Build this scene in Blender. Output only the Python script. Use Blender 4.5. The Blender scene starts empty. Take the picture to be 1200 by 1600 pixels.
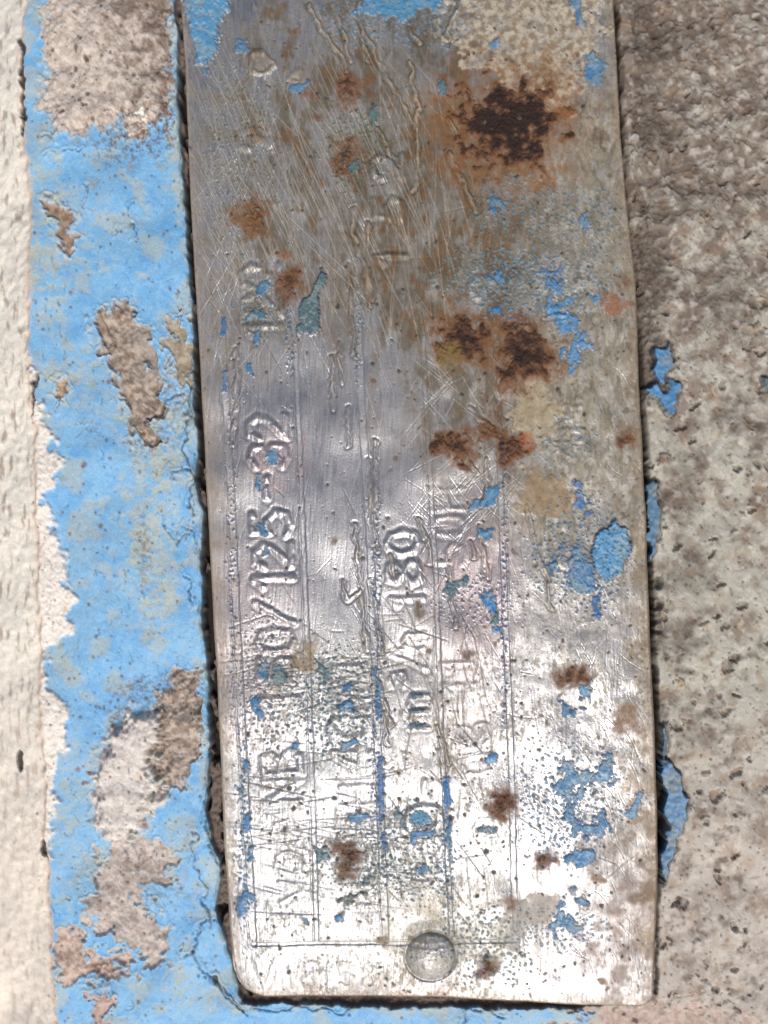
import bpy, math
import numpy as np
from mathutils import Vector

# ------------------------------------------------------------------ camera, sky, sun, exposure
S = 0.0001                     # one authoring unit = 0.1 mm
R_ = math.radians
scene = bpy.context.scene
col = scene.collection
DIST = 1366 * S
cam_d = bpy.data.cameras.new('camera'); cam = bpy.data.objects.new('camera', cam_d); col.objects.link(cam)
cam.location = (0, 0, DIST); cam.rotation_euler = (0, 0, 0)
cam_d.sensor_fit = 'VERTICAL'; cam_d.sensor_height = 24; cam_d.lens = 12 / math.tan(R_(30))
cam_d.clip_start = 0.001; cam_d.clip_end = 50
cam_d.dof.use_dof = True; cam_d.dof.focus_distance = DIST; cam_d.dof.aperture_fstop = 2.8
scene.camera = cam

SUN_EL, SUN_AZ = R_(54), R_(-84)      # azimuth in the XY plane, measured from +X
sd = Vector((math.cos(SUN_EL) * math.cos(SUN_AZ), math.cos(SUN_EL) * math.sin(SUN_AZ), math.sin(SUN_EL)))
world = bpy.data.worlds.new('World'); scene.world = world; world.use_nodes = True
wn = world.node_tree; wn.nodes.clear()
sky = wn.nodes.new('ShaderNodeTexSky'); sky.sky_type = 'NISHITA'; sky.sun_disc = False
sky.sun_elevation = SUN_EL; sky.sun_rotation = math.pi / 2 - SUN_AZ
sky.air_density = 1.0; sky.dust_density = 6.0; sky.ozone_density = 1.0
bg = wn.nodes.new('ShaderNodeBackground'); bg.inputs['Strength'].default_value = 0.088
wo = wn.nodes.new('ShaderNodeOutputWorld')
wn.links.new(sky.outputs[0], bg.inputs[0]); wn.links.new(bg.outputs[0], wo.inputs[0])
sl = bpy.data.lights.new('sun', 'SUN'); sl.energy = 2.0; sl.angle = R_(32); sl.color = (1.0, 0.985, 0.955)
so = bpy.data.objects.new('sun', sl); col.objects.link(so)
so.rotation_euler = sd.to_track_quat('Z', 'Y').to_euler()
scene.view_settings.view_transform = 'Standard'; scene.view_settings.look = 'None'
scene.view_settings.gamma = 1.0; scene.view_settings.exposure = 0.08

# ------------------------------------------------------------------ raster helpers (everything below is authored as fields)
X0, X1, Y0, Y1 = -170, 1370, -220, 1780
W, H = X1 - X0, Y1 - Y0
xs = (np.arange(W) + X0).astype(np.float32); ys = (np.arange(H) + Y0).astype(np.float32)
XX, YY = np.meshgrid(xs, ys)
rng = np.random.default_rng(7)

_KX = np.fft.rfftfreq(W).astype(np.float32)[None]; _KY = np.fft.fftfreq(H).astype(np.float32)[:, None]
def fbm(sx, sy=None, seed=0, octs=4, gain=0.5, ang=0.0):
    """spectral noise: features from sx (by sy) down through octs octaves"""
    sy = sy or sx; r = np.random.default_rng(seed * 31 + 5)
    ca, sa = math.cos(ang), math.sin(ang)
    k = np.sqrt(((_KX * ca + _KY * sa) * sx) ** 2 + ((-_KX * sa + _KY * ca) * sy) ** 2) + 1e-6       # 1 = the largest feature
    amp = k ** (math.log2(gain) - 1.0) * (1 - np.exp(-(k / .75) ** 4)) * np.exp(-(k / 2.0 ** (octs - .4)) ** 2)
    F = np.fft.rfft2(r.standard_normal((H, W), dtype=np.float32)) * amp
    n = np.fft.irfft2(F, s=(H, W)).astype(np.float32); n /= n.std()
    return np.clip(0.5 + 0.16 * n, 0, 1)

def sstep(a, b, t):
    t = np.clip((t - a) / (b - a), 0, 1); return t * t * (3 - 2 * t)

def lin(c):
    c = np.array(c, np.float32) / 255.0
    return np.where(c <= 0.04045, c / 12.92, ((c + 0.055) / 1.055) ** 2.4).astype(np.float32)

N_A = fbm(90, seed=1, octs=5); N_B = fbm(34, seed=2, octs=5); N_C = fbm(13, seed=3, octs=4); N_D = fbm(5, seed=4, octs=3)
N_E = fbm(60, seed=5, octs=6, gain=0.62); N_F = fbm(20, seed=6, octs=5, gain=0.65); N_G = fbm(2.6, seed=8, octs=2)
NV = fbm(9, 130, seed=9, octs=4, gain=.7, ang=.04); NV2 = fbm(2.6, 60, seed=10, octs=1, ang=.03)
WXn = (fbm(34, seed=11, octs=4, gain=0.48) - 0.5) * 4.0; WYn = (fbm(34, seed=12, octs=4, gain=0.48) - 0.5) * 4.0
S_A = fbm(120, seed=21, octs=1, gain=.4) - .5; S_B = fbm(48, seed=22, octs=1, gain=.4) - .5; S_C = fbm(20, seed=23, octs=1, gain=.4) - .5

def win(x0, y0, x1, y1):
    return (slice(max(0, int(y0 - Y0)), min(H, int(y1 - Y0) + 1)), slice(max(0, int(x0 - X0)), min(W, int(x1 - X0) + 1)))

def poly_sdf(pts, pad=30, warp=8.0):
    """signed distance (positive inside) to an irregular outline, with its window"""
    p = np.array(pts, np.float32)
    s = win(p[:, 0].min() - pad, p[:, 1].min() - pad, p[:, 0].max() + pad, p[:, 1].max() + pad)
    x = XX[s] + WXn[s] * warp; y = YY[s] + WYn[s] * warp
    d2 = np.full(x.shape, 1e9, np.float32); inside = np.zeros(x.shape, bool)
    for (ax, ay), (bx, by) in zip(p, np.roll(p, -1, 0)):
        ex, ey = bx - ax, by - ay; wx, wy = x - ax, y - ay
        t = np.clip((wx * ex + wy * ey) / (ex * ex + ey * ey + 1e-6), 0, 1)
        d2 = np.minimum(d2, (wx - t * ex) ** 2 + (wy - t * ey) ** 2)
        c = ((ay > y) != (by > y)) & (x < (bx - ax) * (y - ay) / ((by - ay) if by != ay else 1e-6) + ax)
        inside ^= c
    d = np.sqrt(d2)
    return s, np.where(inside, d, -d)

def line_sdf(pts, pad=14, warp=0.0):
    """distance to a polyline and the 0..1 run along it, with its window"""
    p = np.array(pts, np.float32)
    s = win(p[:, 0].min() - pad, p[:, 1].min() - pad, p[:, 0].max() + pad, p[:, 1].max() + pad)
    x = XX[s] + (WXn[s] * warp if warp else 0); y = YY[s] + (WYn[s] * warp if warp else 0)
    d2 = np.full(x.shape, 1e9, np.float32)
    for (ax, ay), (bx, by) in zip(p[:-1], p[1:]):
        ex, ey = bx - ax, by - ay; wx, wy = x - ax, y - ay
        t = np.clip((wx * ex + wy * ey) / (ex * ex + ey * ey + 1e-6), 0, 1)
        d2 = np.minimum(d2, (wx - t * ex) ** 2 + (wy - t * ey) ** 2)
    return s, np.sqrt(d2)

def interp(poly, y):
    p = np.array(poly, np.float32); return np.interp(y, p[:, 1], p[:, 0]).astype(np.float32)

class Layer:
    def __init__(s, z):
        s.c = np.zeros((H, W, 3), np.float32); s.m = np.zeros((H, W), np.float32); s.r = np.full((H, W), 0.75, np.float32)
        s.z = np.full((H, W), z, np.float32); s.lab = np.zeros((H, W), np.int32); s.names = {}
    def lay(s, w, a, c, c2=None, n=None, m=None, r=None, dz=0.0):
        c = lin(c)
        if c2 is not None:
            nn = (N_C if n is None else n)[w][..., None]; c = c * (1 - nn) + lin(c2) * nn
        A = a[..., None]; s.c[w] = s.c[w] * (1 - A) + c * A
        if m is not None: s.m[w] = s.m[w] * (1 - a) + m * a
        if r is not None: s.r[w] = s.r[w] * (1 - a) + r * a
        if dz is not None: s.z[w] += dz * a
    def part(s, name, w, mask, label=None):
        i = len(s.names) + 1; s.names[i] = (name, label)
        v = s.lab[w]; v[mask & (v == 0)] = i
        return i
ALL = (slice(0, H), slice(0, W))

def splat(lines, arr_shape=(H, W)):
    """draw many thin scratches: (x, y, angle from vertical, length, strength, bend)"""
    out = np.zeros(H * W, np.float32)
    L = np.array(lines, np.float32); n = int(L[:, 3].max() / 0.6)
    t = np.linspace(0, 1, n, dtype=np.float32)[None]
    ln = L[:, 3:4]; ang = L[:, 2:3] + L[:, 5:6] * (t - .5)
    px = L[:, 0:1] + np.sin(ang) * ln * (t - .5) - X0; py = L[:, 1:2] + np.cos(ang) * ln * (t - .5) - Y0
    w = L[:, 4:5] * np.minimum(1, np.minimum(t, 1 - t) * 5) * (ln / n) * 1.3
    px, py, w = px.ravel(), py.ravel(), w.ravel()
    ix, iy = np.floor(px).astype(int), np.floor(py).astype(int)
    k = (ix >= 0) & (ix < W - 1) & (iy >= 0) & (iy < H - 1); px, py, w, ix, iy = px[k], py[k], w[k], ix[k], iy[k]
    fx, fy = px - ix, py - iy
    for dx, dy, ww in ((0, 0, (1 - fx) * (1 - fy)), (1, 0, fx * (1 - fy)), (0, 1, (1 - fx) * fy), (1, 1, fx * fy)):
        out += np.bincount((iy + dy) * W + ix + dx, weights=w * ww, minlength=H * W).astype(np.float32)
    return out.reshape(H, W)

def blur(a, k=1):
    for _ in range(k):
        b = a.copy(); b[1:-1] = (a[:-2] + 2 * a[1:-1] + a[2:]) / 4; a = b
        b = a.copy(); b[:, 1:-1] = (a[:, :-2] + 2 * a[:, 1:-1] + a[:, 2:]) / 4; a = b
    return a

# ------------------------------------------------------------------ outline of the plate
LEFT = [(268, -230), (280, 0), (288, 100), (300, 330), (315, 560), (325, 740), (335, 930), (345, 1130), (352, 1330), (362, 1500), (366, 1600), (372, 1800)]
RIGHT = [(955, -230), (962, 0), (968, 200), (978, 330), (990, 450), (994, 600), (1001, 750), (1012, 1000), (1022, 1200), (1027, 1350), (1024, 1580), (1024, 1800)]
def plate_bottom(x):
    b = np.interp(x, [366, 430, 600, 700, 800, 900, 990, 1030], [1562, 1562, 1561, 1564, 1569, 1574, 1579, 1579])
    r = 56.0; k = np.clip((366 + r - x) / r, 0, 1); b = b - r * (1 - np.sqrt(np.clip(1 - k * k, 0, 1)))
    r = 26.0; k = np.clip((x - (1024 - r)) / r, 0, 1); b = b - r * (1 - np.sqrt(np.clip(1 - k * k, 0, 1)))
    return b
PL = interp(LEFT, ys)[:, None]; PR = interp(RIGHT, ys)[:, None]
PB = plate_bottom(xs)[None]
IN = np.minimum(np.minimum(XX - PL, PR - XX), PB - YY)      # > 0 on the plate

# ================================================================== THE PLATE
P = Layer(0.0)
hx = (XX - PL) / (PR - PL)
# bare aluminium
P.c[:] = lin((188, 188, 190)); P.m[:] = 0.9
P.r[:] = 0.34 + 0.2 * (N_B - .5) + 0.25 * (NV - .5)
P.lay(ALL, np.clip(.5 * sstep(.35, .8, NV2) + .4 * sstep(.45, .8, NV), 0, 1), (146, 146, 150), dz=0)
lowright = sstep(600, 860, XX) * .85 + .12
P.z += S_A * 8 + (S_B * 2.2 + S_C * .8 + (N_B - .5) * .5) * lowright + (N_D - .5) * 0.10 + (NV - .5) * 0.35 + (NV2 - .5) * 0.45

# dents at the right half of the sheet
for _ in range(150):
    x, y = rng.uniform(600, 1010), rng.uniform(0, 1560); r = rng.uniform(8, 30)
    w = win(x - 3 * r, y - 3 * r, x + 3 * r, y + 3 * r)
    P.z[w] -= rng.uniform(-1.0, 1.8) * r / 14 * np.exp(-((XX[w] - x) ** 2 * rng.uniform(.8, 2.4) + (YY[w] - y) ** 2) / (r * r))

# scratches: fine brushing, long sweeps, a fan of cuts near the top left
L = []
for _ in range(2600):
    L.append((rng.uniform(280, 1020), rng.uniform(-150, 1560), rng.normal(0.03, 0.16), rng.uniform(14, 110), rng.uniform(.25, .8), rng.normal(0, .04)))
for _ in range(240):
    L.append((rng.uniform(300, 720), rng.normal(330, 130), rng.normal(0.30, 0.22), rng.uniform(60, 230), rng.uniform(.6, 1.6), rng.normal(0, .05)))
for _ in range(70):
    L.append((rng.uniform(300, 620), rng.uniform(60, 420), rng.normal(0.42, 0.07), rng.uniform(110, 300), rng.uniform(1.0, 2.2), rng.normal(0, .05)))
for _ in range(60):
    L.append((rng.uniform(330, 480), rng.uniform(100, 600), rng.normal(-0.35, 0.2), rng.uniform(40, 150), rng.uniform(.6, 1.3), 0))
for _ in range(130):
    L.append((rng.uniform(640, 800), rng.uniform(560, 860), rng.choice([-0.75, .7]) + rng.normal(0, .2), rng.uniform(20, 90), rng.uniform(.7, 1.7), 0))
for _ in range(180):
    L.append((rng.uniform(480, 1000), rng.uniform(880, 1540), rng.normal(0.2, 0.5), rng.uniform(15, 70), rng.uniform(.4, 1.1), rng.normal(0, .2)))
for _ in range(110):
    L.append((rng.uniform(900, 1010), rng.uniform(330, 1540), rng.normal(0.25, 0.35), rng.uniform(15, 60), rng.uniform(1., 2.2), rng.normal(0, .3)))
sc = splat(L)
P.z -= .8 * sc; P.z += 0.7 * blur(sc, 2)
P.r -= .12 * np.clip(sc, 0, 1); P.c *= 1 + 0.4 * np.clip(sc, 0, 1.2)[..., None]; P.c = np.clip(P.c, 0, .93)
# cross scratches holding grime (dark hair lines), low down
L = []
for _ in range(55):
    L.append((rng.uniform(370, 640), rng.normal(1290, 70), math.pi / 2 + rng.normal(-0.05, 0.13), rng.uniform(30, 170), rng.uniform(.5, 1.1), rng.normal(0, .1)))
for _ in range(50):
    L.append((rng.uniform(370, 620), rng.normal(1045, 45), math.pi / 2 + rng.normal(0.0, 0.2), rng.uniform(20, 90), rng.uniform(.5, 1.2), rng.normal(0, .1)))
for _ in range(80):
    L.append((rng.uniform(560, 760), rng.uniform(880, 1400), rng.normal(0.25, 0.4), rng.uniform(20, 120), rng.uniform(.5, 1.1), rng.normal(0, .1)))
for _ in range(50):
    L.append((rng.uniform(360, 1000), rng.uniform(0, 1500), rng.uniform(0, 3.1), rng.uniform(20, 120), rng.uniform(.4, .9), 0))
L += [(440, 1230, 1.35, 150, 1.2, 0), (600, 1040, 1.8, 120, 1.0, 0), (450, 1155, 1.45, 60, 1.2, 0), (660, 985, 1.25, 90, 1.2, 0)]
grm = np.clip(splat(L), 0, 1); P.z -= 0.9 * grm
P.lay(ALL, np.clip(grm * .85, 0, .62), (70, 62, 52), m=0.1, r=.8)

# gouges that pushed the metal up into tan ridges
RIDGES = [[(482, 2), (500, 40), (530, 80), (542, 110)], [(520, 0), (540, 60), (546, 90)], [(560, 0), (565, 50), (575, 95)], [(556, 20), (600, 110), (650, 200)],
  [(640, 95), (645, 140), (655, 170)], [(680, 20), (690, 50), (700, 60)], [(706, 60), (696, 45), (705, 25), (712, 15)], [(650, 170), (652, 230), (650, 290), (645, 300)],
  [(590, 200), (610, 240), (625, 262)], [(700, 240), (720, 280), (745, 335)], [(553, 330), (552, 370), (570, 420), (578, 480)], [(575, 350), (574, 420), (582, 470)],
  [(545, 420), (548, 470), (556, 560)], [(530, 540), (534, 600)], [(545, 640), (545, 700)], [(586, 690), (587, 760), (584, 820), (592, 860)], [(575, 720), (580, 780), (582, 850)],
  [(556, 820), (562, 900), (566, 950), (574, 1010)], [(580, 905), (588, 960), (598, 1020)], [(537, 905), (541, 940), (562, 922)], [(592, 1060), (612, 1130)], [(600, 1110), (608, 1160)],
  [(775, 545), (776, 640), (778, 680)], [(757, 720), (758, 760), (750, 790)], [(747, 820), (755, 870), (762, 900)], [(700, 885), (705, 940), (712, 975)],
  [(820, 790), (832, 840), (850, 900), (858, 950)], [(868, 545), (872, 590)], [(845, 500), (880, 495)], [(700, 690), (722, 712), (745, 740)], [(735, 640), (765, 670)],
  [(610, 870), (618, 905)], [(684, 1130), (700, 1190)], [(655, 810), (668, 850), (672, 880)], [(735, 845), (738, 870)], [(640, 40), (655, 65)], [(700, 185), (715, 215)],
  [(408, 470), (412, 480)], [(364, 560), (372, 545), (372, 620), (366, 700)], [(520, 560), (521, 640)]]
for i, r in enumerate(RIDGES):
    w, d = line_sdf(r, 12, 2.2); up = 1.35 if r[0][1] < 360 else .9
    k = np.exp(-(d / 2.3) ** 2) * np.clip(0.62 + 2.6 * S_B[w], .1, 1.2); P.z[w] += 2.2 * up * k; P.z[w] -= 1.2 * up * np.exp(-((d - 4.5) / 1.6) ** 2)
    P.lay(w, np.clip(k * .6 * up, 0, .85), (186, 170, 146), m=.3, r=.45)
    P.lay(w, np.clip(.4 * up, 0, .6) * np.exp(-((d - 4.4) / 1.7) ** 2), (96, 80, 62), m=.3)

# ruled frame: bands pressed into the sheet, with a fine lip on either side
BANDS = [('ruled_line', [(346, 400), (352, 560), (364, 760), (378, 1080), (388, 1300), (396, 1476)], 5.5),
         ('ruled_line', [(458, 440), (470, 700), (482, 1000), (490, 1250), (495, 1468)], 3.6),
         ('ruled_line', [(551, 300), (566, 640), (580, 880), (588, 1100), (597, 1330), (603, 1468)], 5.5),
         ('ruled_line', [(655, 430), (664, 620), (680, 900), (690, 1170), (698, 1320), (706, 1460)], 3.6),
         ('ruled_line', [(773, 520), (779, 760), (787, 960), (797, 1180), (803, 1390), (806, 1450)], 4.6),
         ('ruled_line', [(396, 1476), (500, 1474), (640, 1474), (806, 1470)], 3.2)]
for nm, pts, hw in BANDS:
    w, d = line_sdf(pts, 16, .6); fade = (sstep(380, 620, YY[w]) * .55 + .15) * (.45 + 1.1 * N_A[w])
    P.z[w] += fade * (-1.6 * sstep(hw + 1.4, hw - 1.4, d) + 1.0 * np.exp(-((d - hw - 1.5) / 1.2) ** 2))
    P.lay(w, fade * .5 * sstep(hw + 1, hw - 1, d), (205, 205, 206), m=.75, r=.42, dz=0)
    P.lay(w, fade * .45 * np.exp(-((d - hw) / .9) ** 2) * N_D[w], (110, 102, 94), m=.4, dz=0)

# ------------------------------------------------------------------ lettering, stamped from below so that every stroke stands up
G = {'0': [[(.5, 0), (.12, .12), (0, .5), (.12, .88), (.5, 1), (.88, .88), (1, .5), (.88, .12), (.5, 0)]],
 '1': [[(.15, .78), (.55, 1), (.55, 0)]], '2': [[(0, .72), (.2, .98), (.7, 1), (.98, .75), (.85, .5), (0, 0), (1, 0)]],
 '3': [[(.05, .85), (.4, 1), (.85, .9), (.9, .65), (.45, .52), (.95, .38), (.9, .1), (.4, 0), (0, .14)]],
 '4': [[(.75, 0), (.75, 1), (0, .3), (1, .3)]], '5': [[(.95, 1), (.15, 1), (.1, .55), (.6, .62), (1, .4), (.85, .08), (.4, 0), (0, .12)]],
 '8': [[(.5, .52), (.1, .72), (.2, .96), (.5, 1), (.8, .96), (.9, .72), (.5, .52), (0, .28), (.15, .04), (.5, 0), (.85, .04), (1, .28), (.5, .52)]],
 '9': [[(.95, .7), (.5, .45), (.05, .7), (.5, 1), (.95, .7), (.85, .3), (.4, 0)]],
 '/': [[(0, 0), (1, 1)]], '-': [[(0, .45), (1, .45)]], 'N': [[(0, 0), (0, 1), (1, 0), (1, 1)]],
 'B': [[(0, 0), (0, 1), (.7, 1), (.9, .78), (.6, .53), (0, .53)], [(.6, .53), (1, .28), (.75, 0), (0, 0)]],
 'T': [[(0, 1), (1, 1)], [(.5, 1), (.5, 0)]], 'y': [[(0, .7), (.5, .1)], [(1, .7), (.3, -.25)]],
 'p': [[(.05, -.3), (.05, .7)], [(.05, .4), (.3, .72), (.8, .66), (1, .36), (.8, .04), (.3, 0), (.05, .3)]],
 'e': [[(.02, .36), (1, .36), (.85, .66), (.5, .74), (.14, .64), (0, .36), (.14, .08), (.5, 0), (.9, .1)]],
 'H': [[(0, 0), (0, 1)], [(1, 0), (1, 1)], [(0, .5), (1, .5)]], 'M': [[(0, 0), (0, 1), (.5, .3), (1, 1), (1, 0)]],
 'E': [[(1, 1), (0, 1), (0, 0), (1, 0)], [(0, .5), (.8, .5)]], 'L': [[(0, 1), (0, 0), (1, 0)]], 'D': [[(0, 0), (0, 1), (.6, 1), (1, .7), (1, .3), (.6, 0), (0, 0)]],
 'C': [[(1, .85), (.6, 1), (.15, .88), (0, .5), (.15, .12), (.6, 0), (1, .15)]], 'U': [[(0, 1), (0, .2), (.3, 0), (.7, 0), (1, .2), (1, 1)]],
 'm': [[(0, 0), (0, .7)], [(0, .55), (.25, .7), (.5, .55), (.5, 0)], [(.5, .55), (.75, .7), (1, .55), (1, 0)]],
 'h': [[(0, 0), (0, 1)], [(0, .5), (.5, .68), (1, .5), (1, 0)]], 'V': [[(0, 1), (.5, 0), (1, 1)]], 'n': [[(0, 0), (0, .7)], [(0, .5), (.5, .7), (1, .5), (1, 0)]]}
tdir = np.array((-.040, -.9992)); udir = np.array((-.9992, .040))
def glyph(ch, base, cy, hgt=56, wid=34, hw=4.2, amp=3.4, upright=False, worn=.35, sink=1.0, name='letter'):
    """base = x of the baseline at the middle of the sign, cy = y of its middle"""
    td, ud = ((np.array((1., 0.)), np.array((0., -1.))) if upright else (tdir, udir))
    c0 = np.array((base, cy), float)
    sds = []
    for st in G[ch]:
        pts = [tuple(c0 + td * (u - .5) * wid + ud * v * hgt) for u, v in st]
        sds.append(pts)
    allp = np.array([q for s_ in sds for q in s_]); pad = 14
    w = win(allp[:, 0].min() - pad, allp[:, 1].min() - pad, allp[:, 0].max() + pad, allp[:, 1].max() + pad)
    d = np.full(XX[w].shape, 1e9, np.float32); x = XX[w] + WXn[w] * 1.2; y = YY[w] + WYn[w] * 1.2
    for pts in sds:
        for (ax, ay), (bx, by) in zip(pts[:-1], pts[1:]):
            ex, ey = bx - ax, by - ay; wx, wy = x - ax, y - ay
            t = np.clip((wx * ex + wy * ey) / (ex * ex + ey * ey + 1e-6), 0, 1)
            d = np.minimum(d, (wx - t * ex) ** 2 + (wy - t * ey) ** 2)
    d = np.sqrt(d)
    wear = np.clip(1 - (worn + .15) * sstep(-.08, .14, S_C[w] + S_B[w]), 0, 1)
    k = sstep(hw + 2.0, hw - 2.2, d) * wear
    P.z[w] += .55 * amp * wear * np.exp(-(d / (hw * 1.05)) ** 2.4) - sink * .5 * np.exp(-((d - hw - 4) / 3.0) ** 2)
    P.lay(w, .22 * np.exp(-((d - hw - 1.5) / 2.2) ** 2) * sstep(.3, .8, N_C[w]) * 1.6 * min(1, amp / 4), (84, 74, 62), m=.35, r=.6, dz=0)
    P.lay(w, .35 * sstep(hw, 0, d) * wear * min(1, amp / 3), (228, 228, 230), m=.95, r=.27, dz=0)
    P.part(name, w, d < hw + 4.5)
    return w, d
# row 1
for ch, cy in (('B', 1187), ('1', 1088), ('5', 1042), ('0', 998), ('/', 955), ('1', 902), ('2', 866), ('5', 816), ('3', 712), ('2', 668), ('1', 514), ('2', 478), ('2', 434)):
    b = 437 + (cy - 480) * .0415
    glyph(ch, b + 4, cy, 58, 34, 4.4, 4.0, name='digit' if ch.isdigit() else 'letter')
glyph('-', 445, 762, 58, 30, 4.5, 4.2, name='dash')
glyph('N', 470, 1232, 56, 34, 4, 2.6)
glyph('2', 424, 218, 50, 34, 4.5, 3.6, worn=.5, name='digit'); 
glyph('e', 474, 1296, 64, 38, 2.6, 1.9, sink=.4); glyph('p', 476, 1346, 64, 36, 2.6, 1.8, sink=.4); glyph('y', 480, 1390, 62, 34, 2.4, 1.2, sink=.5); glyph('T', 482, 1428, 62, 44, 2.6, 1.6, sink=.5)
# row 2
glyph('0', 578, 1133, 60, 36, 7.5, 4.6, worn=.1, name='digit'); glyph('4', 580, 1180, 58, 32, 4.2, 3.0, name='digit')
glyph('M', 574, 1090, 52, 30, 3.6, 2.8); glyph('M', 571, 1052, 52, 30, 3.6, 2.6); glyph('H', 584, 1240, 50, 30, 3.4, 2.2); glyph('E', 586, 1290, 50, 30, 3.2, 1.8); glyph('N', 590, 1398, 50, 32, 3, 1.6); glyph('U', 588, 1345, 50, 30, 3, 1.5)
# row 3
glyph('0', 688, 1276, 52, 36, 6.5, 4.2, worn=.1, name='digit'); glyph('C', 690, 1322, 46, 32, 5, 3.0); glyph('D', 690, 1362, 44, 28, 3.6, 2.0); glyph('-', 668, 1226, 10, 20, 4, 2.4, name='dash')
glyph('m', 668, 1108, 42, 50, 3.2, 2.4); glyph('3', 634, 1058, 26, 22, 2.8, 2.6, name='digit'); glyph('/', 664, 1030, 54, 26, 3, 2.0); glyph('h', 663, 1000, 50, 24, 3, 1.8)
glyph('1', 660, 934, 50, 26, 4, 2.0, name='digit'); glyph('8', 655, 892, 50, 34, 4.4, 4.0, worn=.15, name='digit'); glyph('0', 653, 846, 48, 34, 4.4, 3.8, worn=.15, name='digit')
glyph('2', 628, 262, 46, 36, 4.6, 6.5, worn=.05, name='digit'); glyph('1', 634, 404, 46, 30, 4.2, 5, worn=.1, name='digit'); glyph('5', 630, 330, 44, 32, 4.2, 5, worn=.1, name='digit')
# row 4 and 5 (worn nearly flat)
for ch, cy, b in (('1', 1034, 738), ('1', 1068, 740), ('0', 1190, 772), ('3', 1142, 764), ('5', 865, 726), ('0', 820, 724), ('H', 780, 722), ('h', 1292, 772)):
    glyph(ch, b, cy, 50, 30, 3.2, 1.3, worn=.6, sink=.5, name='digit' if ch.isdigit() else 'letter')
glyph('9', 778, 452, 46, 36, 4, 3.0, worn=.1, name='digit'); glyph('-', 745, 418, 10, 8, 4, .5, name='dash')
glyph('B', 925, 462, 70, 44, 4, 1.6, sink=.6); glyph('E', 925, 520, 70, 40, 3.6, 1.4, sink=.6); glyph('4', 905, 700, 50, 36, 2.6, 1.5, name='digit'); glyph('M', 905, 655, 50, 36, 2.6, 1.4); glyph('0', 905, 850, 60, 60, 4, 1.6, name='digit')
# serial number, upright along the bottom edge
for ch, cx, hh, ww in (('V', 413, 46, 34), ('1', 455, 38, 14), ('8', 484, 38, 20), ('1', 512, 38, 14), ('5', 541, 38, 22), ('8', 578, 38, 20)):
    glyph(ch, cx, 1546, hh, ww, 2.2, 1.0, upright=True, worn=.2, sink=.7, name='digit' if ch.isdigit() else 'letter')

# ------------------------------------------------------------------ rivet head
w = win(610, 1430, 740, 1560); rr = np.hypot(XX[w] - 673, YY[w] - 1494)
dome = np.clip(1 - (rr / 38.0) ** 2, 0, 1)
base = sstep(62, 38, rr) * 3 - 2.5 * np.exp(-((rr - 40) / 2.5) ** 2)
P.z[w] = P.z[w] * (1 - .6 * sstep(44, 36, rr)) + base + 14 * dome * (rr < 38) + (rr < 38) * ((N_C[w] - .5) * 1.2 + (N_D[w] - .5) * .6)
ur = sstep(-30, 30, (XX[w] - 673) - (YY[w] - 1494)); P.lay(w, (.4 + .5 * ur) * np.exp(-((rr - 38.5) / (1.8 + 4.6 * ur)) ** 2), (66, 56, 48), m=.1, r=.8)  # rim grime, with the dome's shade painted darker at upper right
P.lay(w, .9 * sstep(38, 34, rr), (214, 214, 214), (180, 178, 176), N_C, m=.5, r=.42)
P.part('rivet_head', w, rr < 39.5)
w, d = line_sdf([(657, 1462), (668, 1470)], 8, 1); P.lay(w, sstep(2.5, .5, d), (60, 50, 44), m=0, r=.8)
# slightly raised, bruised spots of old ring marks
for x, y, r0, hgt in ((408, 97, 17, 3.2), (463, 120, 7, 1.8)):
    w = win(x - 40, y - 40, x + 40, y + 40); rr = np.hypot(XX[w] - x + 3 * WXn[w], (YY[w] - y) * .95 + 3 * WYn[w])
    P.z[w] += hgt * np.exp(-((rr - r0) / 4) ** 2); P.lay(w, .75 * sstep(r0 + 6, r0, rr), (176, 166, 150), (120, 104, 86), N_D, m=.1, r=.75)

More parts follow.
